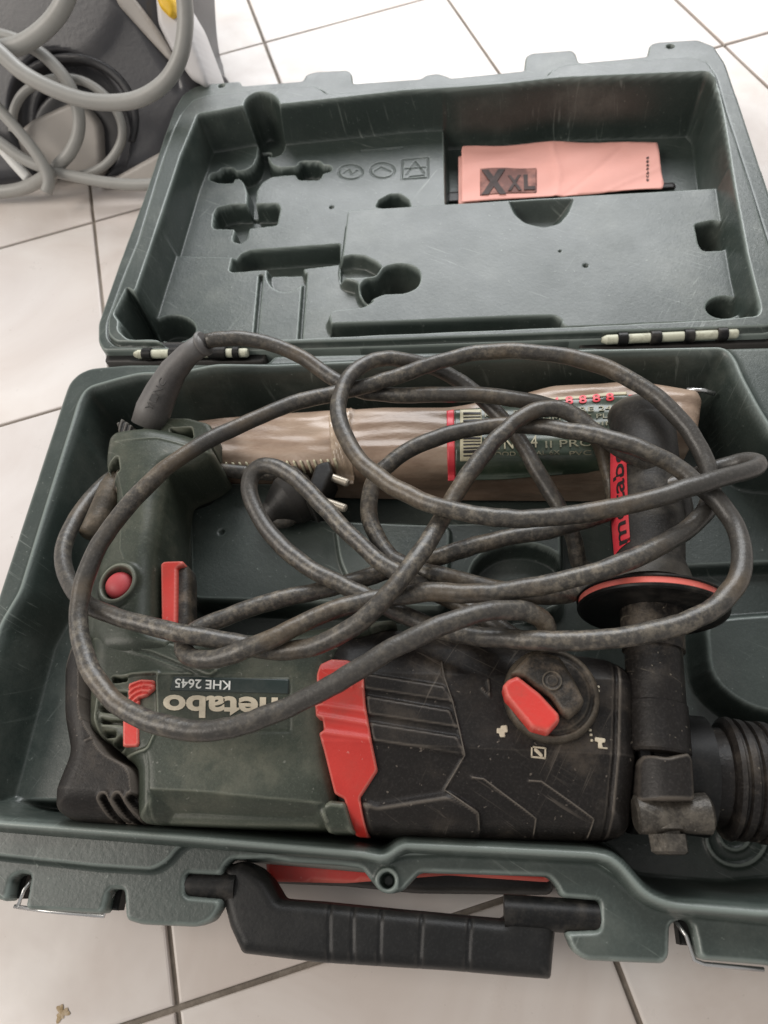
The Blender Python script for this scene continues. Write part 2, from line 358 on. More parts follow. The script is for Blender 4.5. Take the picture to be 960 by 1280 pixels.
B=fillet(PL([(435,263),(560,255),(640,250),(720,245),(900,235),(914,242),(924,275),(946,345),(966,392),(950,399),(900,401),(706,409),(698,398),(640,397),(480,403),(415,406),(411,395),(416,388),(455,384),(468,376),(452,368),(447,352),(430,348),(427,330)],zb_),.003)
S1=fillet(PL([(412,404),(480,402),(640,395),(694,394),(704,401),(700,408),(600,412),(480,416),(414,418),(410,412)],zb_),.003)
pk=lambda pts,z,r=.002: fillet(PL(pts,z),r)
t3=lambda pts:[(240+a/3,100+b/3) for a,b in pts]
cross=pk(t3([(60,372),(72,350),(100,345),(112,330),(155,330),(162,343),(205,338),(232,318),(246,285),(250,240),(262,215),(300,215),(290,250),(283,290),(300,318),(325,328),(395,325),(405,305),(480,305),(490,320),(520,320),(525,342),(490,350),(480,375),(400,375),(390,355),(300,362),(262,385),(243,415),(238,470),(205,470),(207,420),(195,385),(180,370),(160,370),(155,387),(100,387),(80,380)]),zi,.003)
rectp=pk(t3([(76,545),(82,500),(95,478),(150,466),(320,463),(331,480),(318,545),(215,557),(206,600),(182,614),(155,606),(152,592),(162,560),(85,558)]),zi)
slotp=pk(t3([(150,715),(155,690),(185,652),(220,638),(556,614),(556,712),(420,728),(260,732),(160,740),(145,732)]),zi)
thumb=ell(357,343,24,22,zi2)
key1=pk(t3([(540,668),(600,655),(650,660),(690,680),(712,700),(690,735),(640,740),(560,742),(540,735)]),zb_)
key2=pk(t3([(625,790),(630,765),(650,745),(690,740),(720,700),(770,688),(820,692),(852,712),(860,745),(845,780),(800,800),(720,803),(690,815),(664,830),(640,815)]),zb_,.004)
half=pk(t3([(688,476),(700,450),(740,428),(780,427),(812,448),(822,475),(800,486),(740,486)]),zi)
bowl=fillet(PL([(634,250),(642,268),(655,279),(680,285),(700,280),(712,266),(719,248)],zb_),.004)
sq=fillet(PL([(868,280),(892,275),(903,278),(910,306),(905,313),(879,314),(873,306)],zb_),.003)
c7=ell(905,384,23,14,zb_); c8=ell(217,411,28,17,zi2)
tri=pk([(166,372),(176,378),(190,395),(192,408),(180,418),(158,416),(150,405)],ZR-.01)
g1=PL([(326,345),(319,424)],zi2); g2=PL([(381,343),(375,424)],zi2)
em=[ell(438,215,15,9,zi),ell(478,213,15,9.5,zi)]
emr=PL([(503,200),(535,197),(535,222),(502,224),(503,200)],zi)
eml=[PL([(508,218),(519,202),(530,216)],zi),PL([(506,211),(532,209)],zi),PL([(512,221),(530,219)],zi),PL([(430,216),(436,212),(440,218),(446,213)],zi),PL([(468,214),(476,209),(488,214)],zi)]
eml2=[PL([(454,163),(500,160)],zi),PL([(452,189),(502,185)],zi)]
def hlid(x,y,d):
    h=np.full(x.shape,ZR-.003)-rnd(d,.002)
    g=sdf(GP,x,y); h=lerp(h,ZR,st(g,0,.0018))-.0016*np.exp(-(g/.0008)**2)
    c=sdf(CP,x,y); tb=sdf(topball,x,y); c=np.maximum(c,-.02)
    h=h-.0012*st(-np.abs(c),-.0025,0)*0
    w=.0045
    LV=np.full(x.shape,zc)
    for poly,z in ((I1,zi),(I2,zi2),(B,zb_)):
        q=sdf(poly,x,y); LV=np.where(z>LV,lerp(LV,z,st(q,-.004,.0006)),LV)
    h=lerp(h,LV,st(c,-.0005,w))
    def hole(h,poly,dep,w=.003):
        q=sdf(poly,x,y); return h-dep*st(q,-.0004,w)
    h=hole(h,cross,.016,.0016); h=hole(h,rectp,.018,.002); h=hole(h,slotp,.018)
    q=sdf(thumb,x,y); h=np.where(q>-.0004,np.minimum(h,zi2-.008*st(q,-.0004,.002)),h)
    def cut(h,poly,z,dep,w=.003):
        q=sdf(poly,x,y); return np.where((q>-.0004)&(h<z+.0015),np.minimum(h,z-dep*st(q,-.0004,w)),h)
    h=cut(h,key1,zb_,.011); h=cut(h,key2,zb_,.028,.004); h=hole(h,half,.02)
    q=sdf(bowl,x,y); h=h-.013*st(q,-.0004,.011)
    h=cut(h,sq,zb_,.024,.0035); h=cut(h,c7,zb_,.024,.004); h=cut(h,c8,zi2,.020,.004)
    h=hole(h,S1,.020,.004)
    h=np.where(tb>-.0004,np.minimum(h,lerp(ZR,zi-.008,st(tb,-.0004,.005))),h)
    q=sdf(tri,x,y); h=np.minimum(h,lerp(h,zc-.004,st(q,-.0004,.006)))
    for g_ in (g1,g2): h=h-.004*(1-st(ldist(g_,x,y),.0006,.0022))
    for e_ in em: h=h-.0009*np.exp(-(sdf(e_,x,y)/.0007)**2)
    h=h-.0009*np.exp(-(ldist(emr,x,y)/.0006)**2)
    for e_ in eml: h=h-.0009*np.exp(-(ldist(e_,x,y)/.0006)**2)
    for e_ in eml2: h=h-.0008*np.exp(-(ldist(e_,x,y)/.0008)**2)
    for (a,b_) in ((414,258),(846,572)):pass
    for px_,py_,z_ in ((414,259,zi),(732,332,zb_),(700,314,zb_)):
        c0=P(px_,py_,z_); h=h-.003*np.exp(-((x-c0[0])**2+(y-c0[1])**2)/(.0012 if px_!=700 else .0006)**2)
    for px_,py_ in ((277,107),(838,58)):
        c0=P(px_,py_,ZR-.003); h=h-.010*(1-st(np.hypot(x-c0[0],y-c0[1]),.0022,.0034))
    return h
lid=slab('lid',LO,hlid,.004,.00065,M['case'],case); lid['label']='open lid with moulded pockets for the drill and its accessories'
# ---- base
BO=fillet(PL([(78,492),(84,476),(96,464),(112,457),(160,453),(333,452),(342,442),(560,437),(745,431),(755,436),(1000,430),(1024,444),('w',.203,.285),('w',.203,-.010),(880,1148),(830,1140),(800,1126),(768,1090),(750,1078),(600,1070),(510,1066),(498,1070),(482,1082),(450,1076),(225,1058),(0,1040),('w',-.262,.0105),('w',-.262,.1)],ZR-.002),.004)
BC=fillet(PL([(104,503),(112,488),(150,477),(175,471),(225,470),(270,461),(340,462),(480,456),(600,449),(740,443),(903,440),(912,452),(920,472),(940,510),(962,545),('w',.190,.225),('w',.192,.010),(960,1131),(840,1121),(812,1110),(782,1075),(765,1063),(740,1058),(600,1051),(505,1047),(495,1051),(480,1063),(450,1057),(225,1037),(0,1020),('w',-.246,.020),('w',-.249,.11),(32,740),(65,630),(96,530)],ZR),.005)
ledge=PL([(93,546),(128,578),(150,600),(145,1000),(-60,1000),(-40,930),(20,740),(70,600)],.03)
Pm=fillet(PL([(236,604),(384,604),(384,650),(560,655),(700,650),(702,760),(240,748)],.030),.006)
Pm2=fillet(PL([(418,652),(562,657),(556,760),(450,755),(425,700)],.034),.006)
hole1=ell(650,722,64,44,.030)
Pr1=fillet(PL([(850,600),(1010,600),(1010,700),(850,707)],.020),.004)
Pr2=fillet(PL([(884,778),(915,773),(1030,765),(1050,890),(945,888),(890,850)],.028),.012)
ringr=ell(922,1044,38,38,.012); ringr2=ell(920,1040,20,22,.012)
slotb=[pk([(272,462),(340,463),(338,500),(270,503)],.05),pk([(560,452),(740,446),(735,470),(560,478)],.05)]
def hbase(x,y,d):
    h=np.full(x.shape,ZR-.002)-rnd(d,.0035)
    c=sdf(BC,x,y); h=h-.001+.0032*np.exp(-((c+.0032)/.0026)**2)
    def ins(h,poly,z,w=.004):
        q=sdf(poly,x,y); return np.where(z>h,lerp(h,z,st(q,-w,.0006)),h)
    rim_=h; h=np.full(x.shape,.010)
    h=ins(h,ledge,.030,.005)
    h=ins(h,Pm,.030); h=ins(h,Pm2,.034,.002)
    q=sdf(hole1,x,y); h=h-.016*st(q,-.0004,.003)
    h=ins(h,Pr1,.020); h=ins(h,Pr2,.028,.008)
    h=lerp(rim_,h,st(c,-.0008,.009))
    h=h+.0018*np.exp(-(sdf(ringr,x,y)/.0012)**2)+.0014*np.exp(-(sdf(ringr2,x,y)/.0012)**2)
    c0=P(277,665,.03); h=h-.004*np.exp(-((x-c0[0])**2+(y-c0[1])**2)/.0013**2)
    return h
base=slab('base_shell',BO,hbase,.004,.0009,M['case_in'],case)
# ---- front flange with its relief and notches
zf=ZR-.011
FL=fillet(PL([(-80,1100),(8,1128),(14,1098),(24,1092),(38,1094),(30,1137),(128,1143),(136,1112),(154,1112),(156,1150),(176,1156),(245,1159),(264,1152),(275,1134),(276,1124),(231,1120),(232,1092),(276,1094),(279,1084),(288,1074),(335,1073),(360,1078),(425,1082),(452,1086),(464,1102),(474,1114),(487,1118),(503,1114),(514,1102),(524,1091),(600,1093),(686,1096),(696,1108),(702,1122),(750,1126),(750,1163),(706,1165),(716,1190),(732,1201),(830,1205),(837,1196),(838,1156),(850,1149),(866,1154),(875,1200),(960,1207),('w',.203,-.040)],zf),.0022)
mid=PL([('w',.203,-.004),(960,1141),(840,1131),(800,1112),(775,1084),(740,1067),(600,1060),(508,1057),(482,1073),(450,1067),(225,1048),(0,1031),('w',-.255,.018)],ZR)
FL=np.vstack([FL,mid])
FR=fillet(PL([(-80,1060),(120,1082),(190,1086),(208,1076),(222,1058),(245,1048),(420,1058),(452,1064),(482,1075),(505,1068),(560,1066),(745,1076),(775,1096),(812,1130),(850,1142),(960,1152),('w',.22,-.01),('w',.22,.03),('w',-.27,.04)],zf+.004),.003)
lug=P(484,1101,zf)
def hfl(x,y,d):
    h=np.full(x.shape,zf)-rnd(d,.0022); q=sdf(FR,x,y); h=np.maximum(h,lerp(h,zf+.004,st(q,-.0025,.0005)))
    r=np.hypot(x-lug[0],y-lug[1]); h=h+.0012*np.exp(-((r-.0045)/.0012)**2)-.008*(1-st(r,.0024,.0034))
    return h
fl=slab('front_flange',FL,hfl,zf-.009,.0007,M['case'],case)
fw=slab('front_wall',np.vstack([mid+[0,.001],mid[::-1]+[0,-.007]]),lambda x,y,d:.045-rnd(d,.01),.004,.002,M['case_in'],case)
sk=slab('front_skid',fillet(PL([(330,1062),(700,1080),(690,1119),(520,1117),(430,1108),(332,1104)],.024),.003),lambda x,y,d:.024-rnd(d,.003),.004,.0015,M['dark'],case)
rl=slab('label_plate',fillet(PL([(332,1060),(430,1068),(690,1079),(688,1103),(560,1094),(432,1104),(334,1102)],.0265),.002),lambda x,y,d:np.full(x.shape,.0265),.022,.0015,M['red'],case); rl['label']='red label plate low on the front of the case'
# ---- latches
for pts in (((22,1134),(30,1112),(40,1100)),((18,1133),(60,1139),(130,1145),(137,1125),(143,1114)),((845,1152),(858,1170),(868,1200),(880,1205),(955,1212))):
    q=np.array([P(a,b,zf-.006) for a,b in pts]); tube('latch_wire',q,.0009,M['wire'],case,8)
for a,b,w_ in ((27,1108,.007),(146,1122,.007),(856,1164,.007)):
    c0=P(a,b,zf-.012); box('latch_block',c0,(w_,.010,.008),M['disc'],case)
# ---- hinges
def hinge(x0,y0,x1,y1,kn,z):
    a,b=P(x0,y0,z),P(x1,y1,z); L=np.linalg.norm(b-a)
    lathe('hinge_pin',a,b,[(0,.0016),(.003,.0030),(L-.001,.0030),(L,.0024)],M['pin'],case,20)
    for k0,k1 in kn:
        t0=(k0-x0)/(x1-x0)*L; t1=(k1-x0)/(x1-x0)*L
        lathe('hinge_knuckle',a+(b-a)/L*t0,b,[(0,.0037),(.0005,.0042),(t1-t0-.0005,.0042),(t1-t0,.0037)],M['disc'],case,20)
hinge(752,425,922,417,((772,785),(813,827),(855,868),(896,909)),ZR-.004)
hinge(168,443,310,441,((179,191),(213,232),(262,284),(292,300)),ZR-.004)
for (a,b,c0,d0) in ((722,421,960,413),(140,438,336,437)):
    p0,p1=P(a,b,ZR-.012),P(c0,d0,ZR-.012); 
    slab('hinge_channel',fillet(np.array([p0[:2]+[0,.004],p1[:2]+[0,.004],p1[:2]-[0,.014],p0[:2]-[0,.014]]),.002),lambda x,y,d:np.full(x.shape,ZR-.0085),.03,.002,M['dark'],case)
# ---- carrying handle
zh=.052
HP=fillet(PL([(277,1082),(300,1076),(318,1084),(334,1100),(348,1124),(400,1128),(500,1138),(630,1150),(640,1126),(650,1121),(700,1128),(694,1180),(690,1226),(640,1222),(560,1215),(400,1205),(299,1193),(284,1160),(274,1120)],zh),.0016)
gh=[PL([(411,1120),(411,1210)],zh),PL([(440,1120),(440,1210)],zh),PL([(476,1120),(473,1215)],zh),PL([(528,1130),(523,1220)],zh),PL([(588,1140),(583,1225)],zh)]
def hhan(x,y,d):
    h=zh-rnd(d,.0055)
    for g in gh: h=h-.0008*np.exp(-(ldist(g,x,y)/.0007)**2)
    return h
hn=slab('handle',HP,hhan,zh-.018,.0008,M['dark'],case)
lathe('handle_pivot',P(231,1107,zh-.004),P(290,1108,zh-.004),[(0,.0062),(.025,.0062)],M['disc'],hn,24)
lathe('handle_pivot',P(748,1147,zh-.004),P(660,1141,zh-.004),[(0,.0066),(.04,.0066)],M['disc'],hn,24)
# ================================================================ leaflet
lcr=[PL([(690,178),(700,215),(694,250)],ZR-.04),PL([(694,250),(740,215),(778,180)],ZR-.04),PL([(577,205),(640,196),(700,205)],ZR-.04),PL([(760,236),(826,205)],ZR-.04)]
def hleaf(z0,tilt=0): 
    return lambda x,y,d: z0+sum(a_*np.exp(-ldist(l_,x,y)/.0016) for l_,a_ in ((lcr[0],.0011),(lcr[1],-.0009),(lcr[2],.0008),(lcr[3],.0007)))+.0007*np.sin(x*75+y*60)+.0006*np.sin(y*170-x*90)+tilt*(y-.55)
lz=zd+.014
leaf=thing('leaflet',P(700,220,zd),'orange folded paper leaflet printed XXL in the lid pocket','leaflet')
lp2=PL([(573,196),(600,188),(600,252),(573,253)],lz-.002)
lp=PL([(577,190),(578,184),(640,180),(700,178),(740,177),(822,178),(825,200),(830,229),(828,236),(780,238),(700,245),(640,248),(577,252)],lz)
f1=hleaf(lz); slab('back_page',lp2,hleaf(lz-.003),lambda x,y:np.full(x.shape,lz-.0034),.002,M['paper'],leaf)
slab('page',lp,f1,lambda x,y:f1(x,y,0)-.0006,.0018,M['paper'],leaf)
def onz(f,px0,py0,px1,py1,hpx,zz,lift=.0004):
    """unit text box -> surface; baseline from (px0,py0) to (px1,py1), hpx high to the left of the reading direction"""
    L=math.hypot(px1-px0,py1-py0); ux,uy=(px1-px0)/L,(py1-py0)/L; nx_,ny_=uy,-ux
    def fn(u,v):
        a=px0+ux*L*u+nx_*hpx*v; b=py0+uy*L*u+ny_*hpx*v; z=zz
        for _ in range(3):
            q=P(a,b,z); z=float(np.ravel(f(np.array([q[0]]),np.array([q[1]]),np.array([.01])))[0])+lift
        q=P(a,b,z); return q
    return fn
slab('print_block',PL([(600,213),(632,210),(671,209),(671,241),(636,243),(600,245)],lz),lambda x,y,d:f1(x,y,d)+.0003,lambda x,y:f1(x,y,0)-.0002,.0015,mat('faded_print_block',(.17,.075,.062),.7,(.50,.22,.17),.75,45),leaf)
text('lettering','X',onz(f1,602,243,633,242,31,lz,.0010),M['paperink'],leaf,bold=.055)
text('lettering','X',onz(f1,635,238,652,237.5,19,lz,.0010),M['paperink'],leaf,bold=.02)
text('lettering','L',onz(f1,655,237,669,236.5,19,lz,.0010),M['paperink'],leaf,bold=.04)
for k in range(7): text('lettering','ecboaes'[k],onz(f1,811,226-k*4.6,811,223-k*4.6,3,lz,.0006),M['paperink'],leaf)
# small black sheet corner under the leaflet
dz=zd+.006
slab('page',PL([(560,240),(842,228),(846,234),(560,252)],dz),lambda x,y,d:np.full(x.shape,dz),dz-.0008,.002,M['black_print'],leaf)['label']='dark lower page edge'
# ================================================================ rotary hammer
drill=thing('rotary_hammer',(-.03,.06,.012),'dark green and black rotary hammer drill with red band lying in the open tool case','rotary hammer')
zg=.080
HG=fillet(PL([(118,800),(140,786),(235,792),(330,796),(400,788),(470,778),(500,777),(470,800),(436,812),(424,850),(424,1000),(420,1036),(403,1036),(300,1034),(178,1030),(176,1005),(176,962),(140,932),(116,915)],zg-.012),.004)
HB=fillet(PL([(118,800),(119,900),(146,948),(180,966),(186,1031),(95,1027),(78,1016),(82,990),(100,945),(92,900),(94,850)],zg-.018),.004)
HD=fillet(PL([(137,592),(140,556),(151,546),(195,543),(238,548),(262,556),(270,572),(250,586),(216,600),(210,640),(207,672),(203,700),(203,790),(235,800),(230,830),(130,830),(108,795),(110,750),(118,715),(140,680),(150,650),(150,620)],zg-.010),.004)
GB=fillet(PL([(412,812),(425,797),(470,783),(600,790),(640,806),(760,825),(784,840),(793,870),(793,1030),(782,1046),(740,1049),(600,1047),(430,1042),(405,1030),(420,960),(405,900)],zg-.012),.004)
vent=fillet(PL([(122,868),(140,850),(165,842),(198,840),(196,848),(198,905),(184,936),(142,946),(121,926),(117,895)],zg),.002)
slots=[fillet(PL(q,zg),.0012) for q in ([(140,846),(158,845),(158,851),(138,853)],[(125,864),(158,864),(157,872),(123,873)],[(123,881),(136,880),(156,888),(156,893),(123,889)],[(123,897),(155,900),(155,906),(123,903)],[(124,912),(142,912),(142,920),(124,919)],[(133,928),(150,918),(150,934),(138,936)])]
bump_=fillet(PL([(136,788),(140,782),(240,812),(275,838),(262,846),(190,816),(142,806)],zg),.002)
line1=PL([(142,806),(190,822),(240,842),(196,842)],zg); line2=PL([(182,940),(184,960),(184,990),(182,1030)],zg)
seam=[PL([(461,778),(461,800)],zg),PL([(216,846),(362,846),(362,914),(207,914)],zg)]
crease=PL([(184,986),(240,988),(404,1004),(404,1040),(184,1040)],zg)
def g_top(x,y,d):
    h=zg-rnd(d,.012); q=sdf(crease,x,y); h=h-.9*np.clip(q,0,.02)
    q=sdf(bump_,x,y); h=h+.0012*st(q,-.0008,.0006)
    q=sdf(vent,x,y); h=h+.0008*np.exp(-(q/.0008)**2)-.001*st(q,0,.001)
    for s in slots: h=h-.006*st(sdf(s,x,y),-.0003,.0008)
    for l in seam+[line2]: h=h-.0005*np.exp(-(ldist(l,x,y)/.0005)**2)
    h=h+.0006*np.exp(-(ldist(line1,x,y)/.0006)**2)
    h=h-.0015*st(sdf(box_,x,y),0,.001)
    return h
box_=fillet(PL([(400,793),(460,789),(461,806),(398,809)],zg),.001)
gs=slab('motor_housing',HG,g_top,.03,.0007,M['green'],drill)
rs=[PL([(125,997),(133,1024)],zg),PL([(143,997),(154,1026)],zg),PL([(160,997),(178,1028)],zg)]
tk=[PL([(96,868),(112,862)],zg),PL([(98,897),(114,892)],zg),PL([(104,925),(120,918)],zg)]
HBX=fillet(PL([(94,800),(330,800),(330,1031),(95,1027),(78,1016),(82,990),(100,945),(92,900),(92,850)],zg-.018),.004)
def r_top(x,y,d):
    d=np.maximum(sdf(HBX,x,y,.05),0)
    h=zg-.0015-rnd(d,.011)-.3*np.clip(P(100,985,zg)[1]-y,0,.03)
    for r in rs:
        q=ldist(r,x,y); h=h-.006*(1-st(q,.0009,.0018))+.0006*np.exp(-((q-.0026)/.0006)**2)
    for r in tk: h=h+.0006*np.exp(-(ldist(r,x,y)/.0006)**2)
    return h
slab('rear_rubber_cover',HB,r_top,.025,.0007,M['rubber'],drill)
# handle
bc=P(151,733,zg); tw=P(186,672,zg)
hl=[PL([(154,648),(153,690),(158,702)],zg),PL([(147,556),(200,551),(256,560)],zg),PL([(148,590),(160,640),(150,650)],zg)]
core=PL([(172,560),(186,600),(186,780)],zg)
hole2=fillet(PL([(133,584),(150,574),(152,590),(140,600)],zg),.001)
def h_top(x,y,d):
    q=ldist(core,x,y,.03); h=zg+.004-rnd(d,.010)-np.clip(q,0,.03)**2*6
    r=np.hypot(x-bc[0],y-bc[1]); h=h+.0034*np.exp(-((r-.0100)/.0018)**2)-.0030*(1-st(r,.0072,.0088))
    for l in hl: h=h+.0005*np.exp(-(ldist(l,x,y)/.0006)**2)
    h=h-.008*st(sdf(hole2,x,y),-.0004,.001)
    return h
hd=slab('grip_handle',HD,h_top,.035,.0007,M['green'],drill)
bt=circ(bc,.0074,32); slab('lock_button',bt,lambda x,y,d: zg+.0055-rnd(d,.0074)*.5,zg-.004,.0005,M['redsoft'],drill)
ft=fillet(PL([(170,548),(174,540),(187,529),(200,523),(236,523),(262,530),(269,542),(266,560),(200,552)],zg-.014),.002)
fh=fillet(PL([(211,533),(238,532),(240,545),(213,546)],zg-.010),.001)
slab('handle_foot',ft,lambda x,y,d: zg-.012-rnd(d,.003)-.014*st(sdf(fh,x,y),-.0003,.0008),.045,.0006,M['green'],drill)
lp_=fillet(PL([(147,530),(154,525),(170,536),(178,548),(166,552),(150,546)],zg-.014),.0015)
slab('clear_loop',lp_,lambda x,y,d: zg-.012-rnd(d,.0015)+.001*np.sin(x*1800),.05,.0006,M['grip'],drill)
sp=fillet(PL([(240,562),(264,562),(263,576),(244,600),(212,612),(206,600)],zg-.020),.002)
slab('handle_underside',sp,lambda x,y,d:zg-.020-rnd(d,.006),.03,.001,M['dark'],drill)
# trigger
tg=fillet(PL([(200,704),(204,700),(226,699),(236,708),(238,720),(238,775),(234,790),(204,790),(200,782)],zg-.004),.002)
slab('trigger_body',tg,lambda x,y,d: zg-.003-rnd(d,.004),.066,.0006,M['knob'],drill)
slab('trigger',fillet(PL([(200,705),(204,701),(228,700),(230,705),(221,709),(220,782),(201,779)],zg),.001),lambda x,y,d: zg-rnd(d,.0016),zg-.006,.0005,M['red'],drill)
# rotation slider
def fan(x,y,d):
    c=P(178,885,zg); r=np.hypot(x-c[0],y-c[1]); return zg+.0016-rnd(d,.001)-.0009*(np.sin(r*2500)<-.3)
sl=slab('direction_slider',fillet(PL([(161,854),(175,849),(192,850),(193,861),(182,870),(173,873),(173,884),(160,884),(160,862)],zg+.001),.0006),fan,zg-.003,.00045,M['red'],drill)
slab('direction_slider',fillet(PL([(153,900),(159,885),(173,884),(173,930),(171,933),(153,933)],zg),.0006),lambda x,y,d: zg+.0002-rnd(d,.001),zg-.003,.0005,M['red'],drill)
# name plate
hg=lambda x,y,d: g_top(x,y,np.full(np.shape(x),.03))
def flat(z): return lambda x,y,d: np.full(np.shape(x),z)
npz=zg+.0003
slab('name_plate',fillet(PL([(217,846),(361,849),(361,867),(212,863)],npz),.0004),flat(npz),zg-.002,.0008,mat('green_black_plate',(.018,.030,.028),.35,(.1,.1,.09),.25,60),drill)
text('model_lettering','KHE 2645',onz(flat(npz),288,851,219,848,-13.5 if False else 11.5,npz,.0003),M['white_print'],drill,bold=.012)
text('brand_lettering','metabo',onz(flat(zg),362,872,204,868,28,zg,.0005),M['cream_print'],drill,bold=.03)
# gear housing
zk=.084
bands=[fillet(PL(q,zk),.0012) for q in ([(455,842),(556,858),(567,879),(455,862)],[(458,870),(563,888),(573,911),(460,894)],[(462,903),(573,921),(582,945),(466,927)])]
zig=[PL([(552,826),(555,846),(566,878),(574,912),(581,944),(555,985),(598,1014),(600,1036)],zk),PL([(590,970),(605,972),(640,997),(673,1020),(672,1042)],zk),PL([(662,974),(678,975),(713,998),(748,1021),(744,1046)],zk),PL([(602,860),(612,870),(610,850)],zk)]
bump2=fillet(PL([(452,1003),(460,1002),(470,1006),(562,992),(600,1014),(602,1044),(456,1040)],zk-.006),.003)
colr=PL([(772,820),(800,845),(800,1060),(766,1060)],zk)
def k_top(x,y,d):
    yc=.5*(GB[:,1].max()+GB[:,1].min()); h=zk-rnd(d,.014)-np.clip(yc-.012-y,0,.05)*.42-np.clip(y-yc-.02,0,.05)*.35
    for b in bands: h=h+.0016*st(sdf(b,x,y),-.0008,.0008)
    for z_ in zig: h=h+.0008*np.exp(-(ldist(z_,x,y)/.00055)**2)
    h=h+.0035*st(sdf(bump2,x,y),-.002,.002)
    q=sdf(colr,x,y); h=h-.0012*np.exp(-(q/.0008)**2)+.0008*st(q,0,.001)
    return h
gk=slab('gear_housing',GB,k_top,.03,.0007,M['rubber'],drill)
# red band over the joint between the housings
rb=fillet(PL([(397,845),(401,831),(414,824),(434,825),(452,834),(455,842),(457,880),(471,962),(447,995),(452,1042),(435,1041),(427,996),(415,990),(405,938),(400,918),(406,914),(404,899),(396,897),(395,882),(405,880),(403,868),(397,866)],zk),.001)
rr_=[PL([(395,866),(440,860)],zk),PL([(396,882),(462,892)],zk),PL([(400,897),(466,908)],zk),PL([(402,917),(470,926)],zk)]
big=lambda x,y:k_top(x,y,np.full(np.shape(x),.013)) 
ybot=P(440,1043,zk-.012)[1]
def rb_top(x,y,d):
    dk=np.clip(y-ybot,.0005,1); b_=k_top(x,y,dk)
    h=b_+.0026-rnd(d,.0009)
    for l in rr_: h=h+.0008*np.exp(-(ldist(l,x,y)/.0014)**2)
    return h
slab('red_band',rb,rb_top,.05,.00045,M['red'],drill)
br=fillet(PL([(403,1006),(412,1000),(432,1002),(440,1040),(408,1040),(401,1028)],zk-.008),.001)
slab('housing_lug',br,lambda x,y,d: zk-.006-rnd(d,.003)-np.clip(P(420,1005,zk)[1]-y,0,.02)*.5,.05,.0006,M['green'],drill)
lathe('screw',P(401,1018,.066),P(410,1018,.066),[(0,.0032),(.002,.0038),(.006,.0038)],M['steel'],drill,18)
for z_ in zig[:3]:
    L_=[]
    for i in range(len(z_)-1):
        for t in np.linspace(0,1,10,endpoint=False): q=z_[i]*(1-t)+z_[i+1]*t; L_.append((q[0],q[1],float(k_top(np.array([q[0]]),np.array([q[1]]),np.maximum(sdf(GB,np.array([q[0]]),np.array([q[1]]),.05),0))[0])+.0001))
    tube('crease_edge',L_,.00032,M['scuff'],gk,6)
# selector knob
kc=P(690,865,.092); kz=.0905
slab('selector_dial',circ(kc,.0208,48),lambda x,y,d: kz-rnd(d,.0025)-.0012*np.exp(-((d-.0035)/.0008)**2),.075,.0006,M['knob'],drill)
dd_=bpy.data.objects['selector_dial']
slab('dial_grip',fillet(PL([(637,842),(650,828),(662,816),(677,814),(700,820),(716,845),(731,875),(727,885),(713,897),(702,891),(690,872),(655,846)],kz+.007),.0012),lambda x,y,d: kz+.008-rnd(d,.0025),kz-.002,.0005,M['knob'],dd_)
slab('red_pointer',fillet(PL([(628,857),(635,849),(647,844),(675,866),(699,892),(700,901),(686,916),(664,910),(645,887),(632,871)],kz+.008),.001),lambda x,y,d: kz+.0085-rnd(d,.0022),kz-.002,.0005,M['red'],dd_)
pc=P(690,851,kz+.008); slab('dial_emblem',circ(pc,.0042,24),lambda x,y,d: kz+.0088-.0006*np.exp(-((d-.0012)/.0004)**2),kz,.0004,M['knob'],dd_)
def icon(pts,px=0): 
    q=PL(pts,zk+.001); f=lambda x,y: k_top(x,y,sdf(GB,x,y,.05))
    slab('position_mark',q,lambda x,y,d: f(x,y)+.0006,lambda x,y: f(x,y)-.0003,.0005,M['cream_print'],drill)
icon([(621,910),(626,910),(626,907),(634,906),(635,915),(631,915),(632,921),(625,921),(624,916),(621,916)])
for q in ([(664,932),(683,934),(683,936),(664,934)],[(664,944),(683,946),(683,948),(664,946)],[(664,932),(666,932),(666,946),(664,946)],[(681,934),(683,934),(683,948),(681,948)],[(668,935),(671,935),(679,943),(679,946),(677,946),(668,938)]): icon(q)
icon([(744,921),(757,923),(757,928),(752,928),(754,934),(760,934),(760,936),(748,935),(748,927),(744,926)])
for a,b in ((738,912),(739,918),(740,925),(743,858),(748,858),(743,863),(748,863),(744,869)): icon([(a-1.5,b-1.5),(a+2,b-1.2),(a+2,b+1.8),(a-1.5,b+1.5)])
# neck and chuck
ax0=P(784,958,.052); ax1=P(1010,985,.052); 
lathe('neck_collar',ax0,ax1,[(0,.0285),(.004,.0285),(.006,.026),(.033,.026)],M['disc'],drill,56)
c0=P(862,966,.050)
prof_=[(0,.0195),(.0065,.0205),(.0125,.0215),(.0128,.0238),(.0142,.0262),(.0160,.0268)]
for k_ in range(5):
    t_=.0172+k_*.0052; R_=.0262-(.0004 if k_%2 else 0); prof_+=[(t_,R_-.0016),(t_+.0008,R_-.0016),(t_+.0014,R_),(t_+.0042,R_)]
prof_+=[(.0445,.0272),(.0480,.0262),(.0492,.0240),(.052,.0236),(.058,.022),(.075,.018)]
ch=lathe('chuck',c0,P(1010,984,.050),prof_,M['tube'],drill,72)
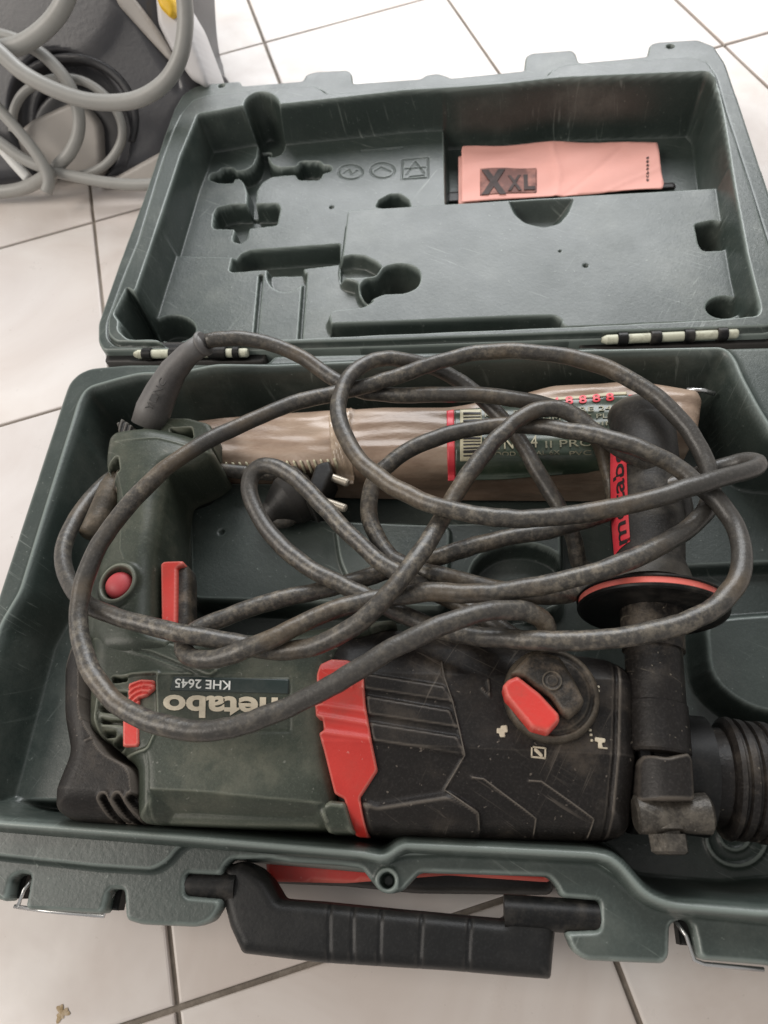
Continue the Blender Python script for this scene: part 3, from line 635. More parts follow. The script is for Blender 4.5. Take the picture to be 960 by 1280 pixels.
# auxiliary side handle
zs=.074
s0,s1=P(802,516,zs),P(828,1046,zs); SL=np.linalg.norm(s1-s0); sdir=(s1-s0)/SL
def tpy(py): 
    lo,hi=0,SL
    for _ in range(40):
        mid=(lo+hi)/2; q=s0+sdir*mid; c=RM.T@(q-np.array([0,0,CAMZ])); yy=640-850*c[1]/-c[2]
        if yy<py: lo=mid
        else: hi=mid
    return lo
T=tpy
gr=lathe('side_handle',s0,s1,[(-.002,.0140),(0,.0176),(.002,.0184),(.005,.0178),(.010,.0172),(T(600),.0180),(T(660),.0180),(T(705),.0168),(T(716),.0185),(T(735),.0205)],M['grip'],drill,56)
gr['label']='black auxiliary side handle with red sticker'
tD=T(764)
lathe('guard_disc',s0+sdir*(tD-.006),s1,[(0,.030),(.001,.0341),(.0022,.0349),(.0026,.0342)],M['disc'],gr,96)
lathe('red_ring',s0+sdir*(tD-.0034),s1,[(0,.0339),(.0028,.0339)],M['red'],gr,96)
lathe('guard_face',s0+sdir*(tD-.0006),s1,[(0,.0340),(.0006,.0346),(.0016,.0342),(.0022,.0328),(.0018,.0311),(.0016,.016)],M['disc'],gr,96)
lathe('handle_tube',s0+sdir*(tD+.001),s1,[(0,.0145),(T(812)-tD,.0140),(T(813)-tD,.0128),(T(878)-tD,.0128),(T(880)-tD,.0134),(T(938)-tD,.0136),(T(941)-tD,.0128)],M['tube'],gr,48)
cl=fillet(PL([(797,952),(803,944),(830,949),(858,942),(864,950),(866,1002),(797,1002)],zs+.006),.0015)
slab('clamp_strap',cl,lambda x,y,d: zs+.0125-np.clip(np.abs(x-P(831,970,zs)[0]),0,.02)**2*38-rnd(d,.0015),.045,.0006,M['rubber'],gr)
q0,q1=P(793,1018,zs),P(880,1017,zs)
lathe('clamp_bracket',q0,q1,[(0,.0060),(.001,.0076),(.010,.0080),(.016,.0070),(.023,.0078),(.0295,.0082),(.0308,.0066)],M['steel'],gr,36)
slab('clamp_block',fillet(PL([(799,1000),(864,1000),(866,1030),(801,1034)],zs-.002),.002),lambda x,y,d: zs+.001-rnd(d,.003),.05,.0008,M['steel'],gr)
b0=P(832,1030,zs-.002); b1=b0+np.array([0.0008,-.02,0])
lathe('hex_bolt',b0,b1,[(0,.0060),(.0040,.0060),(.0041,.0082),(.0105,.0080),(.0115,.0064)],M['steel'],gr,6,smooth=False,rot=.2)
lathe('washer',b0,b1,[(0,.0085),(.0022,.0085)],M['steel'],gr,30)
# sticker wrapped on the side handle
su=np.cross(sdir,[0,0,1.]); su/=np.linalg.norm(su)   # towards -x?
if su[0]>0: su=-su
def onh(py,ang,lift=.0003):
    t=T(py); r=np.interp(t,[0,.010,T(600),T(660),T(705)],[.0176,.0172,.0180,.0180,.0168])+lift
    return s0+sdir*t+r*(math.sin(ang)*su+math.cos(ang)*np.array([0,0,1.]))
V=[];F=[];ys=np.linspace(563,702,30)
for i,yy in enumerate(ys):
    e=.0+(.10 if False else 0)
    a0,a1=.72,1.45
    for k in range(7): 
        kk=k/6; y2=yy+(-5*kk if i<3 else 0)+( -9*(1-kk) if i>27 else 0); V.append(onh(y2,a0+(a1-a0)*kk))
for i in range(29):
    for k in range(6): F.append((i*7+k,i*7+k+1,(i+1)*7+k+1,(i+1)*7+k))
mesh_from('sticker',V,F,M['redlabel'],gr)
text('sticker_lettering','metabo',lambda u,v:onh(694-(694-573)*u,.80+.42*v,.0006),M['black_print'],gr,bold=.008)
# ---- boots, sleeve
bpts=[P(a,b,z) for a,b,z in ((186,532,.066),(192,512,.072),(202,490,.079),(217,463,.087),(235,443,.093),(256,429,.097))]
bt_=tube('cord_boot',bpts,.008,M['boot'],drill,20,rf=[.0108,.0108,.0098,.0082,.0070,.0066])
lathe('boot_lip',P(252,431,.096),P(262,425,.099),[(0,.0068),(.001,.0078),(.002,.0078),(.003,.0068)],M['boot'],bt_,24)
for k,chh in enumerate('YINC'):
    a=190+k*5.2; b=510-k*10.2; text('boot_lettering',chh,onz(flat(.0838+.0032*k),a-1,b+4,a+3,b-4,9,.0838,.0001),M['dark'],bt_)
slv=[P(a,b,z) for a,b,z in ((148,600,.068),(140,612,.070),(132,630,.070),(122,650,.071),(112,668,.074))]
sv=tube('cord_sleeve',slv,.007,M['knob'],drill,16,rf=[.0072,.0078,.0074,.0068,.0060])
s3=fillet(PL([(140,560+30),(148,583),(160,604),(152,622),(138,608)],.078),.001); slab('cord_clamp',s3,lambda x,y,d:.0775-rnd(d,.003)+.0006*np.sin(x*2500),.05,.0006,M['knob'],drill)
# ---- cord
cord_path=[(258,428,98.0),(269,425,97.9),(281,424,97.7),(293,423,97.3),(305,424,96.6),(317,426,95.8),(329,428,94.9),(340,431,93.8),(352,435,92.7),(363,440,91.6),(373,445,90.5),(384,451,89.3),(394,458,88.2),(404,465,87.1),(414,472,86.2),(424,478,85.4),(435,483,84.9),(446,487,84.6),(458,490,84.6),(469,491,84.7),(481,492,85.2),(493,493,85.7),(505,493,86.2),(517,493,86.6),(529,493,87.0),(541,493,87.3),(553,493,87.5),(565,493,87.7),(577,493,87.7),(589,493,87.8),(601,494,87.7),(613,495,87.6),(625,496,87.4),(637,498,87.0),(649,500,86.4),(661,502,85.6),(673,504,84.5),(684,507,83.1),(696,510,81.3),(707,514,79.0),(718,519,76.3),(728,526,73.2),(736,535,69.8),(743,545,66.4),(749,555,63.0),(753,566,59.9),(756,578,57.0),(759,590,54.5),(762,601,52.2),(765,613,50.1),(767,625,48.3),(770,636,46.6),(773,648,44.9),(778,659,43.4),(784,669,42.1),(790,680,40.9),(793,690,40.0),(790,701,39.5),(781,709,39.5),(771,714,40.1),(759,715,41.3),(747,715,43.0),(736,712,45.2),(726,706,47.8),(722,696,50.7),(720,684,53.7),(717,672,56.5),(713,661,59.0),(708,650,61.2),(702,639,63.0),(697,629,64.5),(690,619,65.7),(684,609,66.7),(678,598,67.5),(671,588,68.2),(665,578,68.9),(659,567,69.5),(653,557,70.1),(646,547,70.7),(638,538,71.3),(631,529,72.0),(623,520,72.7),(615,511,73.6),(606,502,74.6),(597,494,75.7),(588,487,77.1),(578,479,78.7),(568,473,80.5),(558,467,82.4),(547,462,84.5),(536,458,86.6),(524,454,88.7),(513,451,90.8),(501,449,92.8),(489,447,94.7),(477,448,96.5),(465,450,98.2),(455,455,99.7),(445,462,101.1),(437,471,102.3),(431,481,102.8),(427,492,103.2),(424,504,103.5),(424,516,103.6),(426,528,103.8),(429,539,103.9),(434,550,104.0),(440,561,104.1),(447,571,104.1),(454,580,104.3),(463,588,104.4),(473,595,104.7),(482,602,105.1),(492,609,105.6),(503,615,106.2),(513,620,107.0),(524,626,107.9),(535,630,109.0),(547,634,110.3),(558,637,110.5),(570,640,110.5),(582,642,110.6),(594,644,110.7),(606,645,110.7),(618,647,110.8),(630,647,110.9),(642,648,110.9),(654,648,111.0),(666,647,111.0),(678,647,111.1),(690,646,111.2),(701,645,111.3),(713,643,111.5),(725,642,111.7),(737,640,112.0),(749,638,112.3),(761,635,112.7),(773,633,113.0),(784,630,113.4),(796,628,113.9),(808,625,114.3),(819,622,114.7),(831,619,115.0),(843,616,115.2),(854,612,115.3),(866,609,115.1),(877,606,114.7),(889,602,114.0),(900,599,112.8),(912,596,111.2),(923,593,109.1),(935,589,106.5),(945,584,103.3),(946,579,99.8),(936,577,96.5),(925,578,93.6),(913,581,91.2),(901,584,89.2),(890,588,87.5),(879,592,86.4),(868,596,86.4),(856,600,86.7),(845,605,87.1),(834,609,86.3),(823,613,85.0),(811,618,84.0),(800,622,83.1),(789,627,82.3),(778,632,81.7),(767,636,81.3),(756,641,81.0),(745,645,80.8),(733,649,80.7),(722,652,80.8),(710,656,81.0),(699,659,81.3),(687,663,81.7),(676,665,82.1),(664,667,82.5),(652,669,82.8),(640,671,83.1),(628,673,83.4),(617,676,83.5),(605,679,83.6),(593,682,83.6),(582,686,83.6),(570,689,83.5),(559,693,83.3),(548,697,83.0),(536,701,82.6),(525,705,82.1),(513,708,81.4),(502,711,80.8),(490,713,80.9),(478,716,81.4),(467,720,81.8),(455,723,82.1),(444,726,82.4),(432,729,82.8),(420,733,83.1),(409,736,83.6),(397,738,84.4),(385,741,85.1),(374,743,85.8),(362,746,86.5),(350,749,87.1),(339,752,87.6),(327,755,88.1),(316,759,88.6),(304,763,89.0),(293,767,89.4),(282,771,89.8),(270,775,90.2),(259,780,90.6),(249,785,91.0),(239,792,91.6),(232,800,92.3),(231,811,93.7),(238,820,95.8),(248,824,97.9),(260,825,99.8),(272,824,101.5),(283,821,103.0),(295,818,104.3),(306,813,105.4),(317,809,106.0),(328,804,106.4),(339,799,106.4),(350,794,106.1),(361,788,105.5),(371,783,105.0),(382,777,104.5),(393,772,104.0),(404,768,103.6),(415,764,103.2),(427,760,102.8),(438,757,102.4),(450,754,102.1),(461,751,101.8),(473,749,101.5),(485,747,101.4),(497,745,101.4),(509,743,101.6),(521,741,101.9),(533,739,102.3),(545,739,102.8),(557,739,103.4),(568,740,104.0),(580,741,104.6),(592,741,105.3),(604,741,105.9),(616,741,106.5),(628,739,107.0),(640,738,107.5),(652,736,108.0),(664,734,108.5),(676,732,109.0),(688,729,109.4),(699,727,109.8),(711,724,110.1),(723,721,110.4),(734,718,110.6),(746,715,110.7),(758,712,110.6),(769,708,110.4),(780,704,109.9),(791,700,109.3),(802,695,108.5),(813,690,107.5),(824,684,106.3),(834,678,104.9),(844,671,103.3),(854,665,101.5),(864,657,99.5),(872,649,97.5),(880,640,95.5),(885,629,94.4),(888,618,94.0),(889,606,94.1),(887,594,94.6),(884,582,95.4),(880,571,95.7),(875,560,96.2),(869,550,96.7),(863,540,97.2),(855,530,97.7),(847,521,98.2),(839,512,98.6),(831,504,98.9),(822,496,99.2),(812,489,99.5),(802,482,99.6),(792,476,99.8),(781,470,99.9),(770,465,99.9),(759,460,100.0),(748,456,100.0),(737,453,100.0),(725,450,100.0),(713,447,100.0),(701,445,100.0),(689,443,100.0),(678,442,100.0),(666,441,100.0),(654,440,100.0),(642,439,99.9),(630,439,99.9),(618,440,99.8),(606,441,99.7),(594,442,99.6),(582,444,99.4),(570,447,99.1),(559,450,98.7),(547,453,98.2),(536,457,97.6),(524,460,96.9),(513,464,96.2),(501,468,95.5),(490,472,94.9),(478,475,94.4),(467,479,94.0),(455,482,93.6),(444,485,93.3),(432,488,93.6),(421,491,94.5),(409,494,95.3),(397,496,96.2),(385,499,97.0),(374,502,97.8),(362,506,98.6),(351,510,99.3),(340,514,100.1),(329,519,100.8),(318,524,101.5),(307,529,102.3),(296,534,103.1),(285,539,103.9),(274,544,104.8),(264,550,105.7),(253,556,106.5),(243,562,107.4),(233,568,108.2),(223,575,109.0),(213,582,109.6),(203,589,110.1),(194,597,110.5),(185,605,110.8),(177,613,111.0),(168,622,111.0),(160,631,110.9),(152,640,110.7),(145,649,110.4),(138,659,110.1),(132,669,109.7),(125,679,109.3),(119,690,108.9),(114,701,108.5),(110,712,108.1),(106,723,107.7),(102,735,107.3),(100,746,107.0),(98,758,106.7),(98,770,106.5),(99,782,106.3),(100,794,106.3),(103,806,106.2),(107,817,106.2),(111,828,106.3),(116,839,106.4),(122,849,106.6),(129,859,106.9),(137,869,107.2),(145,878,107.6),(154,885,108.1),(164,892,108.6),(174,897,109.1),(186,902,109.6),(197,905,110.1),(209,908,110.6),(220,911,111.0),(232,913,111.3),(244,914,111.6),(256,914,111.9),(268,914,112.1),(280,912,112.4),(292,910,112.6),(303,906,112.8),(315,903,113.0),(326,898,113.2),(337,894,113.5),(348,889,113.7),(359,884,113.9),(370,878,114.1),(380,873,114.4),(391,868,114.7),(402,862,115.0),(412,856,115.3),(423,851,115.6),(433,845,115.9),(444,839,116.2),(454,833,116.5),(464,827,116.9),(475,820,117.1),(485,814,117.4),(496,808,117.6),(506,803,117.7),(517,797,117.8),(528,792,117.8),(539,787,117.7),(550,782,117.5),(561,778,117.3),(572,774,116.9),(584,771,116.3),(595,768,115.5),(607,766,114.4),(619,764,113.1),(631,764,111.5),(643,764,109.7),(655,765,107.5),(666,769,105.1),(676,775,102.5),(682,784,99.8),(681,795,97.1),(673,801,95.3),(661,802,94.0),(650,800,92.9),(639,795,92.2),(629,788,91.6),(619,781,91.1),(609,775,90.5),(599,769,90.0),(588,762,89.6),(578,756,89.0),(567,751,88.5),(556,746,87.8),(545,741,87.0),(534,737,88.1),(524,731,95.3),(513,725,95.9),(503,719,95.9),(493,712,96.2),(483,706,96.3),(473,699,96.0),(464,691,95.8),(455,683,95.8),(446,675,95.9),(437,667,96.1),(429,659,96.3),(420,650,96.5),(412,641,96.7),(403,633,96.9),(395,624,97.0),(387,615,97.0),(378,607,96.8),(369,599,96.6),(359,592,96.2),(349,586,95.8),(338,583,95.3),(327,584,94.7),(317,591,94.0),(312,601,93.4),(311,613,92.8),(314,625,92.4),(318,636,92.0),(323,647,91.7),(329,657,91.6),(336,666,91.5),(345,675,91.5),(353,684,91.6),(362,692,91.7),(372,699,91.8),(382,706,92.0),(392,712,92.1),(402,718,92.3),(413,723,92.4),(424,728,92.1),(435,734,91.8),(445,739,91.5),(456,744,91.2),(467,750,91.0),(478,755,90.8),(489,760,90.7),(499,765,90.7),(510,770,90.8),(521,775,91.1),(532,780,91.5),(544,784,92.0),(555,788,92.7),(567,791,93.5),(578,793,94.5),(590,795,95.5),(602,797,96.7),(614,798,97.9),(626,799,99.2),(638,800,100.6),(650,801,101.9),(662,801,103.2),(674,801,104.3),(686,802,104.8),(698,802,105.1),(710,801,105.4),(722,801,105.9),(734,800,106.4),(746,800,107.0),(758,799,107.6),(770,798,108.2),(782,796,108.8),(794,794,109.4),(805,792,109.9),(817,789,110.4),(829,786,110.7),(840,782,111.0),(852,779,111.2),(863,774,111.3),(874,769,111.2),(884,764,111.0),(895,757,110.7),(904,750,110.2),(912,741,109.5),(920,732,108.8),(925,721,108.0),(928,710,107.2),(929,698,106.4),(928,686,105.6),(925,674,104.9),(921,663,104.3),(916,652,103.8),(909,642,103.6),(902,633,103.6),(894,624,103.9),(885,616,103.7),(876,608,103.5),(866,601,103.6),(857,593,103.9),(847,586,104.3),(837,579,104.7),(827,574,105.1),(816,569,105.4),(805,564,105.6),(794,559,105.5),(782,555,105.4),(771,551,105.0),(760,548,104.4),(748,544,103.6),(736,542,102.7),(725,539,101.3),(713,538,99.7),(701,536,98.1),(689,534,96.5),(677,533,95.1),(665,532,93.9),(653,531,93.4),(641,531,93.0),(629,531,92.6),(617,532,92.1),(605,533,91.7),(593,535,91.3),(581,537,91.0),(570,540,90.7),(558,543,90.4),(547,547,90.2),(536,551,90.1),(525,556,89.9),(514,562,89.7),(504,568,89.5),(494,575,89.3),(485,583,89.0),(476,591,88.6),(469,601,88.3),(464,611,87.9),(461,623,87.7),(460,635,87.5),(461,647,87.5),(464,658,87.7),(469,669,88.0),(475,680,88.4),(482,689,88.9),(490,698,89.5),(500,704,89.8),(511,709,90.1),(523,712,90.5),(534,716,93.2),(546,718,92.8),(558,721,92.5),(570,724,91.7),(581,726,91.1),(593,729,90.5),(605,732,90.0),(616,735,89.5),(628,737,88.8),(640,740,87.8),(652,742,86.5),(664,743,84.8),(676,744,82.6),(688,745,79.9),(700,744,76.7),(711,743,73.0),(723,740,69.1),(735,737,65.1),(747,735,61.5),(758,732,58.3),(770,729,55.6),(781,725,53.4),(793,722,51.9),(804,717,51.0),(814,711,50.7),(823,704,51.1),(831,695,52.1),(839,685,53.8),(845,675,56.1),(851,664,59.0),(855,653,62.3),(856,641,66.0),(854,630,69.9),(850,619,73.7),(843,609,77.2),(834,601,80.4),(825,593,84.1),(816,585,87.4),(806,579,90.0),(796,572,92.1),(785,566,93.6),(775,560,94.8),(765,553,95.6),(755,547,96.2),(745,540,96.7),(736,533,97.3),(726,525,98.1),(716,518,99.0),(706,513,99.8),(694,510,100.7),(683,510,101.7),(671,512,102.6),(660,517,102.9),(650,523,103.0),(640,530,103.0),(632,539,103.0),(623,547,102.9),(615,556,102.7),(608,566,102.5),(600,575,102.2),(593,585,102.0),(586,594,101.7),(579,604,101.5),(572,614,101.4),(565,624,101.3),(560,634,101.3),(554,645,101.4),(548,655,102.4),(541,666,104.1),(535,676,105.9),(529,686,107.5),(522,696,109.0),(515,706,110.2),(508,715,111.1),(500,725,111.7),(493,734,112.0),(485,743,112.1),(477,752,111.8),(468,760,111.3),(459,768,110.6),(450,776,109.6),(440,783,108.4),(430,789,107.0),(419,795,105.6),(408,800,104.1),(397,805,102.6),(386,809,101.2),(374,811,99.9),(362,813,98.7),(351,813,97.8),(339,812,97.2),(327,811,97.1),(315,809,97.2),(303,806,97.6),(292,803,98.1),(280,801,98.6),(268,799,99.2),(256,797,99.8),(244,795,100.5),(232,793,101.2),(221,791,101.4),(209,788,100.9),(197,786,100.6),(185,783,100.2),(174,780,99.8),(162,777,99.4),(150,774,98.8),(139,770,98.2),(128,766,97.4),(117,761,96.3),(107,755,95.1),(98,746,93.6),(91,737,91.8),(85,726,89.8),(81,715,87.6),(79,703,85.1),(79,691,82.5),(81,680,79.8),(85,668,77.1),(90,658,74.5),(96,647,71.8),(103,637,69.3),(110,627,66.7),(117,618,64.3),(125,609,61.8),(134,601,59.5),(144,594,57.3),(155,589,55.3),(166,586,53.5),(178,584,51.9),(190,583,50.5),(202,583,49.3),(214,583,48.2),(226,584,47.4),(238,585,46.7),(250,586,46.2),(262,587,45.7),(274,588,45.3),(286,589,45.0),(298,590,44.7),(310,591,44.3),(322,591,43.9),(334,592,43.4),(346,592,42.8),(358,592,42.1),(369,594,41.3),(379,600,40.4),(383,611,39.7),(381,622,39.0),(376,632,38.6),(369,642,38.5),(360,650,38.6),(350,652,39.0),(339,648,39.6),(335,645,40.0)]
cp_=np.array(cord_path)
W3=np.array([P(a,b,z/1000) for a,b,z in cp_])
sub=[]
for i in range(len(W3)-1):
    a,b,c,d=W3[max(i-1,0)],W3[i],W3[i+1],W3[min(i+2,len(W3)-1)]
    for t in (0,.5): sub.append(.5*((2*b)+(c-a)*t+(2*a-5*b+4*c-d)*t*t+(3*b-3*c+d-a)*t**3))
sub=np.array(sub); ar=np.arange(len(sub))
for k_ in range(3): sub[:,k_]+=(.00022*np.sin(ar*.21+k_*2)+.00030*np.sin(ar*.083+k_)+.00012*np.sin(ar*.63+k_*1.3))*(.6 if k_==2 else 1)
co=tube('power_cord',sub,.0045,M['cord'],drill,16,rf=.00445+.00010*np.sin(ar*.31)+.00008*np.sin(ar*.117+1)); co['label']='dusty black power cord piled in loops over the drill'
# ---- plug
pz=.040
pf=P(396,604,pz); pb=P(330,648,pz)
pdv=pf-pb; pdv/=np.linalg.norm(pdv)
lathe('plug',pb,pf,[(0,.0065),(.006,.0085),(.012,.0125),(.018,.0160),(.024,.0170),(np.linalg.norm(pf-pb)-.006,.0170)],M['dark'],co,32)
pg=bpy.data.objects['plug']
slab('plug_face',fillet(PL([(402,578),(412,576),(416,590),(398,628),(390,634),(382,628),(388,600),(394,582)],.056),.001),lambda x,y,d:.057-rnd(d,.002),.036,.0006,M['dark'],pg)
lathe('plug_pin',P(402,592,.052),P(438,605,.052),[(0,.0024),(.0175,.0024),(.0185,.0018)],M['brass'],pg,20)
lathe('plug_pin',P(398,624,.052),P(436,637,.052),[(0,.0024),(.0175,.0024),(.0185,.0018)],M['brass'],pg,20)
# ================================================================ brown wrapped bit set
bag=thing('wrapped_package',P(560,540,.02),'brown film wrapped long package with dark green barcode label behind the drill cord','package')
zB=.062
BG=fillet(PL([(190,560),(205,520),(240,515),(330,508),(400,506),(480,503),(560,505),(640,492),(690,481),(790,477),(815,480),(872,492),(878,502),(872,545),(845,545),(800,580),(760,586),(600,586),(430,584),(280,580),(225,572)],zB-.01),.004)
def b_top(x,y,d):
    x0,x1=BG[:,0].min(),BG[:,0].max(); u=(x-x0)/(x1-x0)
    h=zB-.012+.012*u-rnd(d,.014)*.9
    h=h+.00022*np.sin(y*700+np.sin(x*40)*2+x*25)+.0003*np.sin(y*330+x*110+1.5*np.sin(x*70))
    h=h+.0016*st(-np.abs(x-P(424,545,zB)[0]),-.006,-.003)*(1+.4*np.sin(x*2600+y*900))
    return h
bg_=slab('wrapper',BG,b_top,.014,.0009,M['bag'],bag)
bf=lambda x,y: b_top(x,y,np.maximum(sdf(BG,x,y,.05),0))
def onb(name,pts,m,lift,par_,z=zB): 
    return slab(name,PL(pts,z),lambda x,y,d: bf(x,y)+lift,lambda x,y: bf(x,y)+lift-.0006,.0009,m,par_)
onb('tape_band',[(408,507),(434,505),(440,545),(436,584),(414,584),(410,545)],M['tape'],.0006,bag)
lb=onb('label',[(568,506),(640,500),(700,497),(792,492),(796,512),(795,540),(790,572),(700,576),(640,580),(570,581)],M['label'],.0005,bag)
onb('red_stripe',[(558,507),(567,506),(569,581),(559,581)],M['redlabel'],.0008,lb)
onb('red_stripe',[(786,493),(797,492),(800,512),(790,513)],M['redlabel'],.0009,lb)
onb('barcode_panel',[(575,507),(602,506),(603,566),(575,567)],M['cream'],.0009,lb)
yy=511
while yy<562:
    t_=random.choice((1.2,1.8,2.6)); slab('barcode_bar',PL([(579,yy),(601,yy),(601,yy+t_),(579,yy+t_)],zB),lambda x,y,d: bf(x,y)+.0012,lambda x,y: bf(x,y)+.0006,.00035,M['black_print'],lb); yy+=t_+random.choice((1.2,1.8,2.4))
onb('pale_print',[(640,497),(784,488),(784,492),(640,501)],M['cream'],.0008,lb)
fb=lambda x,y,d: bf(x,y)
for k,c in enumerate('48888'): text('label_lettering',c,onz(fb,690+k*17,507-k*1.4,700+k*17,506-k*1.4,10,zB,.0012),M['redlabel'],lb,bold=.02)
for s_,a0,c0_,a1,c1_,hh,m_ in (('kBH EN 8RW HRE 24V',606,521,776,512,6,'muted'),('EPKD 42X HM SPEC PLUS',606,530,778,521,5.5,'muted'),('TCT HCS 8-14 DIN',606,538,770,531,5,'muted'),('HTNM-4',606,562,672,559,15,'cream'),('II PRO',682,560,742,557,9,'muted'),('WOOD METAL 6X',606,571,700,568,5.5,'muted'),('PVC 200',712,570,768,567,6,'muted')):
    text('label_lettering',s_,onz(fb,a0,c0_,a1,c1_,hh,zB,.0012),M[m_],lb)
text('label_lettering','II1234',onz(fb,574,579,606,578,7,zB,.0012),M['cream'],lb)
for k in range(17):
    x_=272+k*8.8; onb('staple_tooth',[(x_,563),(x_+3,562.6),(x_+6.5,571),(x_+3,571.5)],M['cream'],.0012,bg_)
# small pale rod beside the package
tube('wire_end',[P(858,487,.052),P(880,488,.052),P(893,492,.050)],.0014,M['wire'],bag,8)
# dark bit holder lying under the plug
# ================================================================ vacuum cleaner in the corner
vac=thing('vacuum_cleaner',P(110,150,0),'grey wet and dry vacuum cleaner with coiled grey cord on the tiles behind the case','vacuum cleaner')
zv=.16
V0=P(110,242,0); VA=math.radians(52); VN=np.array([0,-math.sin(VA),math.cos(VA)]); VU=np.array([1.,0,0]); VV=np.array([0,math.cos(VA),math.sin(VA)])
def vhit(px,py,l=0.0):
    d=RM@np.array([(px-480)/850,(640-py)/850,-1.0]); o=np.array([0,0,CAMZ]); c=V0+VN*l; t=np.dot(c-o,VN)/np.dot(d,VN); return o+d*t
def vuv(pts,l=0.):
    return np.array([[np.dot(vhit(*q,l)-V0,VU),np.dot(vhit(*q,l)-V0,VV)] for q in pts])
def vslab(name,pts,hf,zb,cell,m,parent,l=0.,r=.004):
    """a solid standing on the sloping front of the vacuum cleaner"""
    o=slab(name,fillet(vuv(pts,l),r),hf,zb,cell,m,parent); me=o.data; c=np.empty(len(me.vertices)*3,dtype=np.float32); me.vertices.foreach_get('co',c); c=c.reshape(-1,3)
    w_=V0+c[:,:1]*VU+c[:,1:2]*VV+c[:,2:]*VN; me.vertices.foreach_set('co',w_.astype(np.float32).ravel()); me.update(); return o
rc=vuv([(86,160)])[0]; rw=np.linalg.norm(vuv([(168,160)])[0]-rc)
sg=vuv([(120,-30),(160,12),(196,52),(214,72),(222,110)])
def vbh(x,y,d):
    h=-rnd(d,.022); r=np.hypot(x-rc[0],(y-rc[1])*.95); h=h-.016*(1-st(r,rw*.84,rw*.92))
    h=h-.010*(1-st(r,rw*.60,rw*.66)); h=h-.003*np.exp(-(ldist(sg,x,y,.02)/.0025)**2)
    return h
vslab('body',[(-170,-150),(182,-150),(192,-20),(200,30),(222,70),(246,104),(256,130),(236,158),(212,205),(192,224),(120,238),(0,243),(-170,250)],vbh,-.16,.0022,M['vac'],vac,0,.03)
vslab('wheel_housing',[(86+88*math.cos(a),150+84*math.sin(a)) for a in np.linspace(-2.2,.35,24)]+[(86+78*math.cos(a),152+74*math.sin(a)) for a in np.linspace(.35,-2.2,24)],lambda x,y,d:.002-rnd(d,.002),-.02,.0015,M['vacdark'],vac,0,.001)
vslab('wheel_recess',[(86+60*math.cos(a),162+60*math.sin(a)) for a in np.linspace(0,6.28,30,endpoint=False)],lambda x,y,d:-.014-rnd(d,.004),-.03,.002,M['vacdark'],vac,0,.001)
vslab('wheel_cover',[(14,166),(36,148),(82,127),(92,127),(108,136),(121,155),(124,215),(104,224),(60,222),(26,205)],lambda x,y,d:-.004-rnd(d,.004),-.02,.002,M['vaclight'],vac,0,.006)
vslab('base_rim',[(150,218),(190,196),(226,176),(240,150),(236,180),(210,222),(190,230),(120,236)],lambda x,y,d:.003-rnd(d,.003),-.02,.002,M['vaclight'],vac,0,.004)
vslab('side_panel',[(190,-60),(212,-10),(232,24),(258,92),(262,112),(240,100),(216,66),(198,30)],lambda x,y,d:.004-rnd(d,.004),-.05,.002,mat('vacuum_white_plastic',(.62,.60,.60),.4,(.5,.48,.46),.3,10),vac,0,.004)
vslab('yellow_latch',[(196,-14),(210,-14),(222,6),(225,22),(219,27),(206,14)],lambda x,y,d:.012-rnd(d,.003),-.01,.0015,M['yellow'],vac,0,.003)
vslab('lid_seam',[(130,-40),(140,-40),(176,8),(212,60),(222,80),(212,76),(186,48),(150,8)],lambda x,y,d:.004-rnd(d,.002),-.01,.0015,M['vaclight'],vac,0,.003)
def sm3(pts,n=8):
    p=np.array(pts,float); p=np.vstack([2*p[0]-p[1],p,2*p[-1]-p[-2]]);o=[]
    for i in range(1,len(p)-2):
        a,b,c,d=p[i-1:i+3]
        for t in np.linspace(0,1,n,endpoint=False): o.append(.5*((2*b)+(c-a)*t+(2*a-5*b+4*c-d)*t*t+(3*b-3*c+d-a)*t**3))
    o.append(p[-2]); return np.array(o)
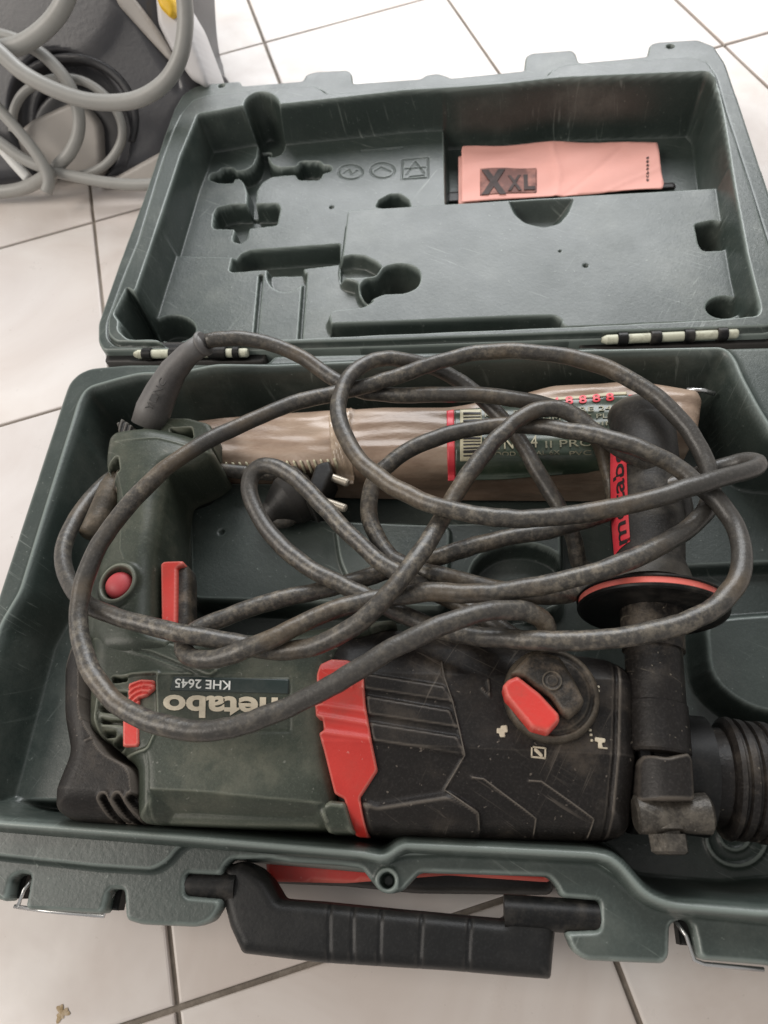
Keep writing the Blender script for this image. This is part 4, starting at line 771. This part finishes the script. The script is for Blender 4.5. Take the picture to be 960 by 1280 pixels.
def vcord(pts,l): return sm3([vhit(q[0],q[1],q[2] if len(q)>2 else l) for q in pts])
HS=M['hose']
tube('supply_cord',vcord([(-30,40),(0,66),(30,92),(70,113),(110,126),(150,128),(180,121),(207,102),(224,74),(231,40),(231,5),(224,-40)],.050),.0066,HS,vac)
tube('supply_cord',vcord([(-30,62),(0,62),(30,54),(58,34),(78,8),(92,-30)],.036),.0076,HS,vac)
tube('supply_cord',vcord([(-30,40),(0,44),(30,54),(58,72),(84,102),(97,135),(98,165),(88,190),(72,208),(62,224)],.020),.0055,HS,vac)
tube('supply_cord',vcord([(16,165),(17,140),(28,118),(48,104),(75,98),(105,102),(132,120),(150,148),(152,175),(138,200),(118,214),(90,222)],.008),.0040,HS,vac)
tube('supply_cord',vcord([(-30,104),(0,138),(18,158),(38,182),(54,206),(61,226),(58,240)],.036),.0052,HS,vac)
tube('supply_cord',vcord([(-30,160),(0,178),(30,199),(66,214),(100,222),(140,229),(180,231),(225,226)],.022),.0052,HS,vac)
tube('supply_cord',vcord([(-30,240,.01),(0,240,.012),(30,235,.016),(55,222,.024),(64,214,.03)],.02),.0060,HS,vac)
tube('supply_cord',vcord([(-30,160),(0,184),(18,204),(36,224)],.012),.0050,mat('white_cord',(.72,.72,.70),.4),vac)
# small grey hose end peeping out behind the lid
tube('hose_end',sm3([P(250,92,.02),P(262,96,.03),P(276,101,.02),P(282,110,.01)]),.006,M['vac'],vac)
# ================================================================ marks on the floor
def stain(px,py,r,mm,nm,lab):
    c=P(px,py,0); n=40; a=np.linspace(0,2*np.pi,n,endpoint=False); rr=r*(1+.35*np.sin(a*3+1)+.2*np.sin(a*7+2)); V=[(c[0],c[1],.0012)]+[(c[0]+rr[k]*math.cos(a[k]),c[1]+rr[k]*math.sin(a[k]),.0006) for k in range(n)]
    o=mesh_from(nm,V,[(0,1+k,1+(k+1)%n) for k in range(n)],mm); return tag(o,lab,'stain')
stain(78,1266,.0030,mat('dried_paint_fleck',(.38,.27,.14),.8,(.6,.5,.38),.8,300),'paint_fleck','small brown fleck stuck on the tile at the front')
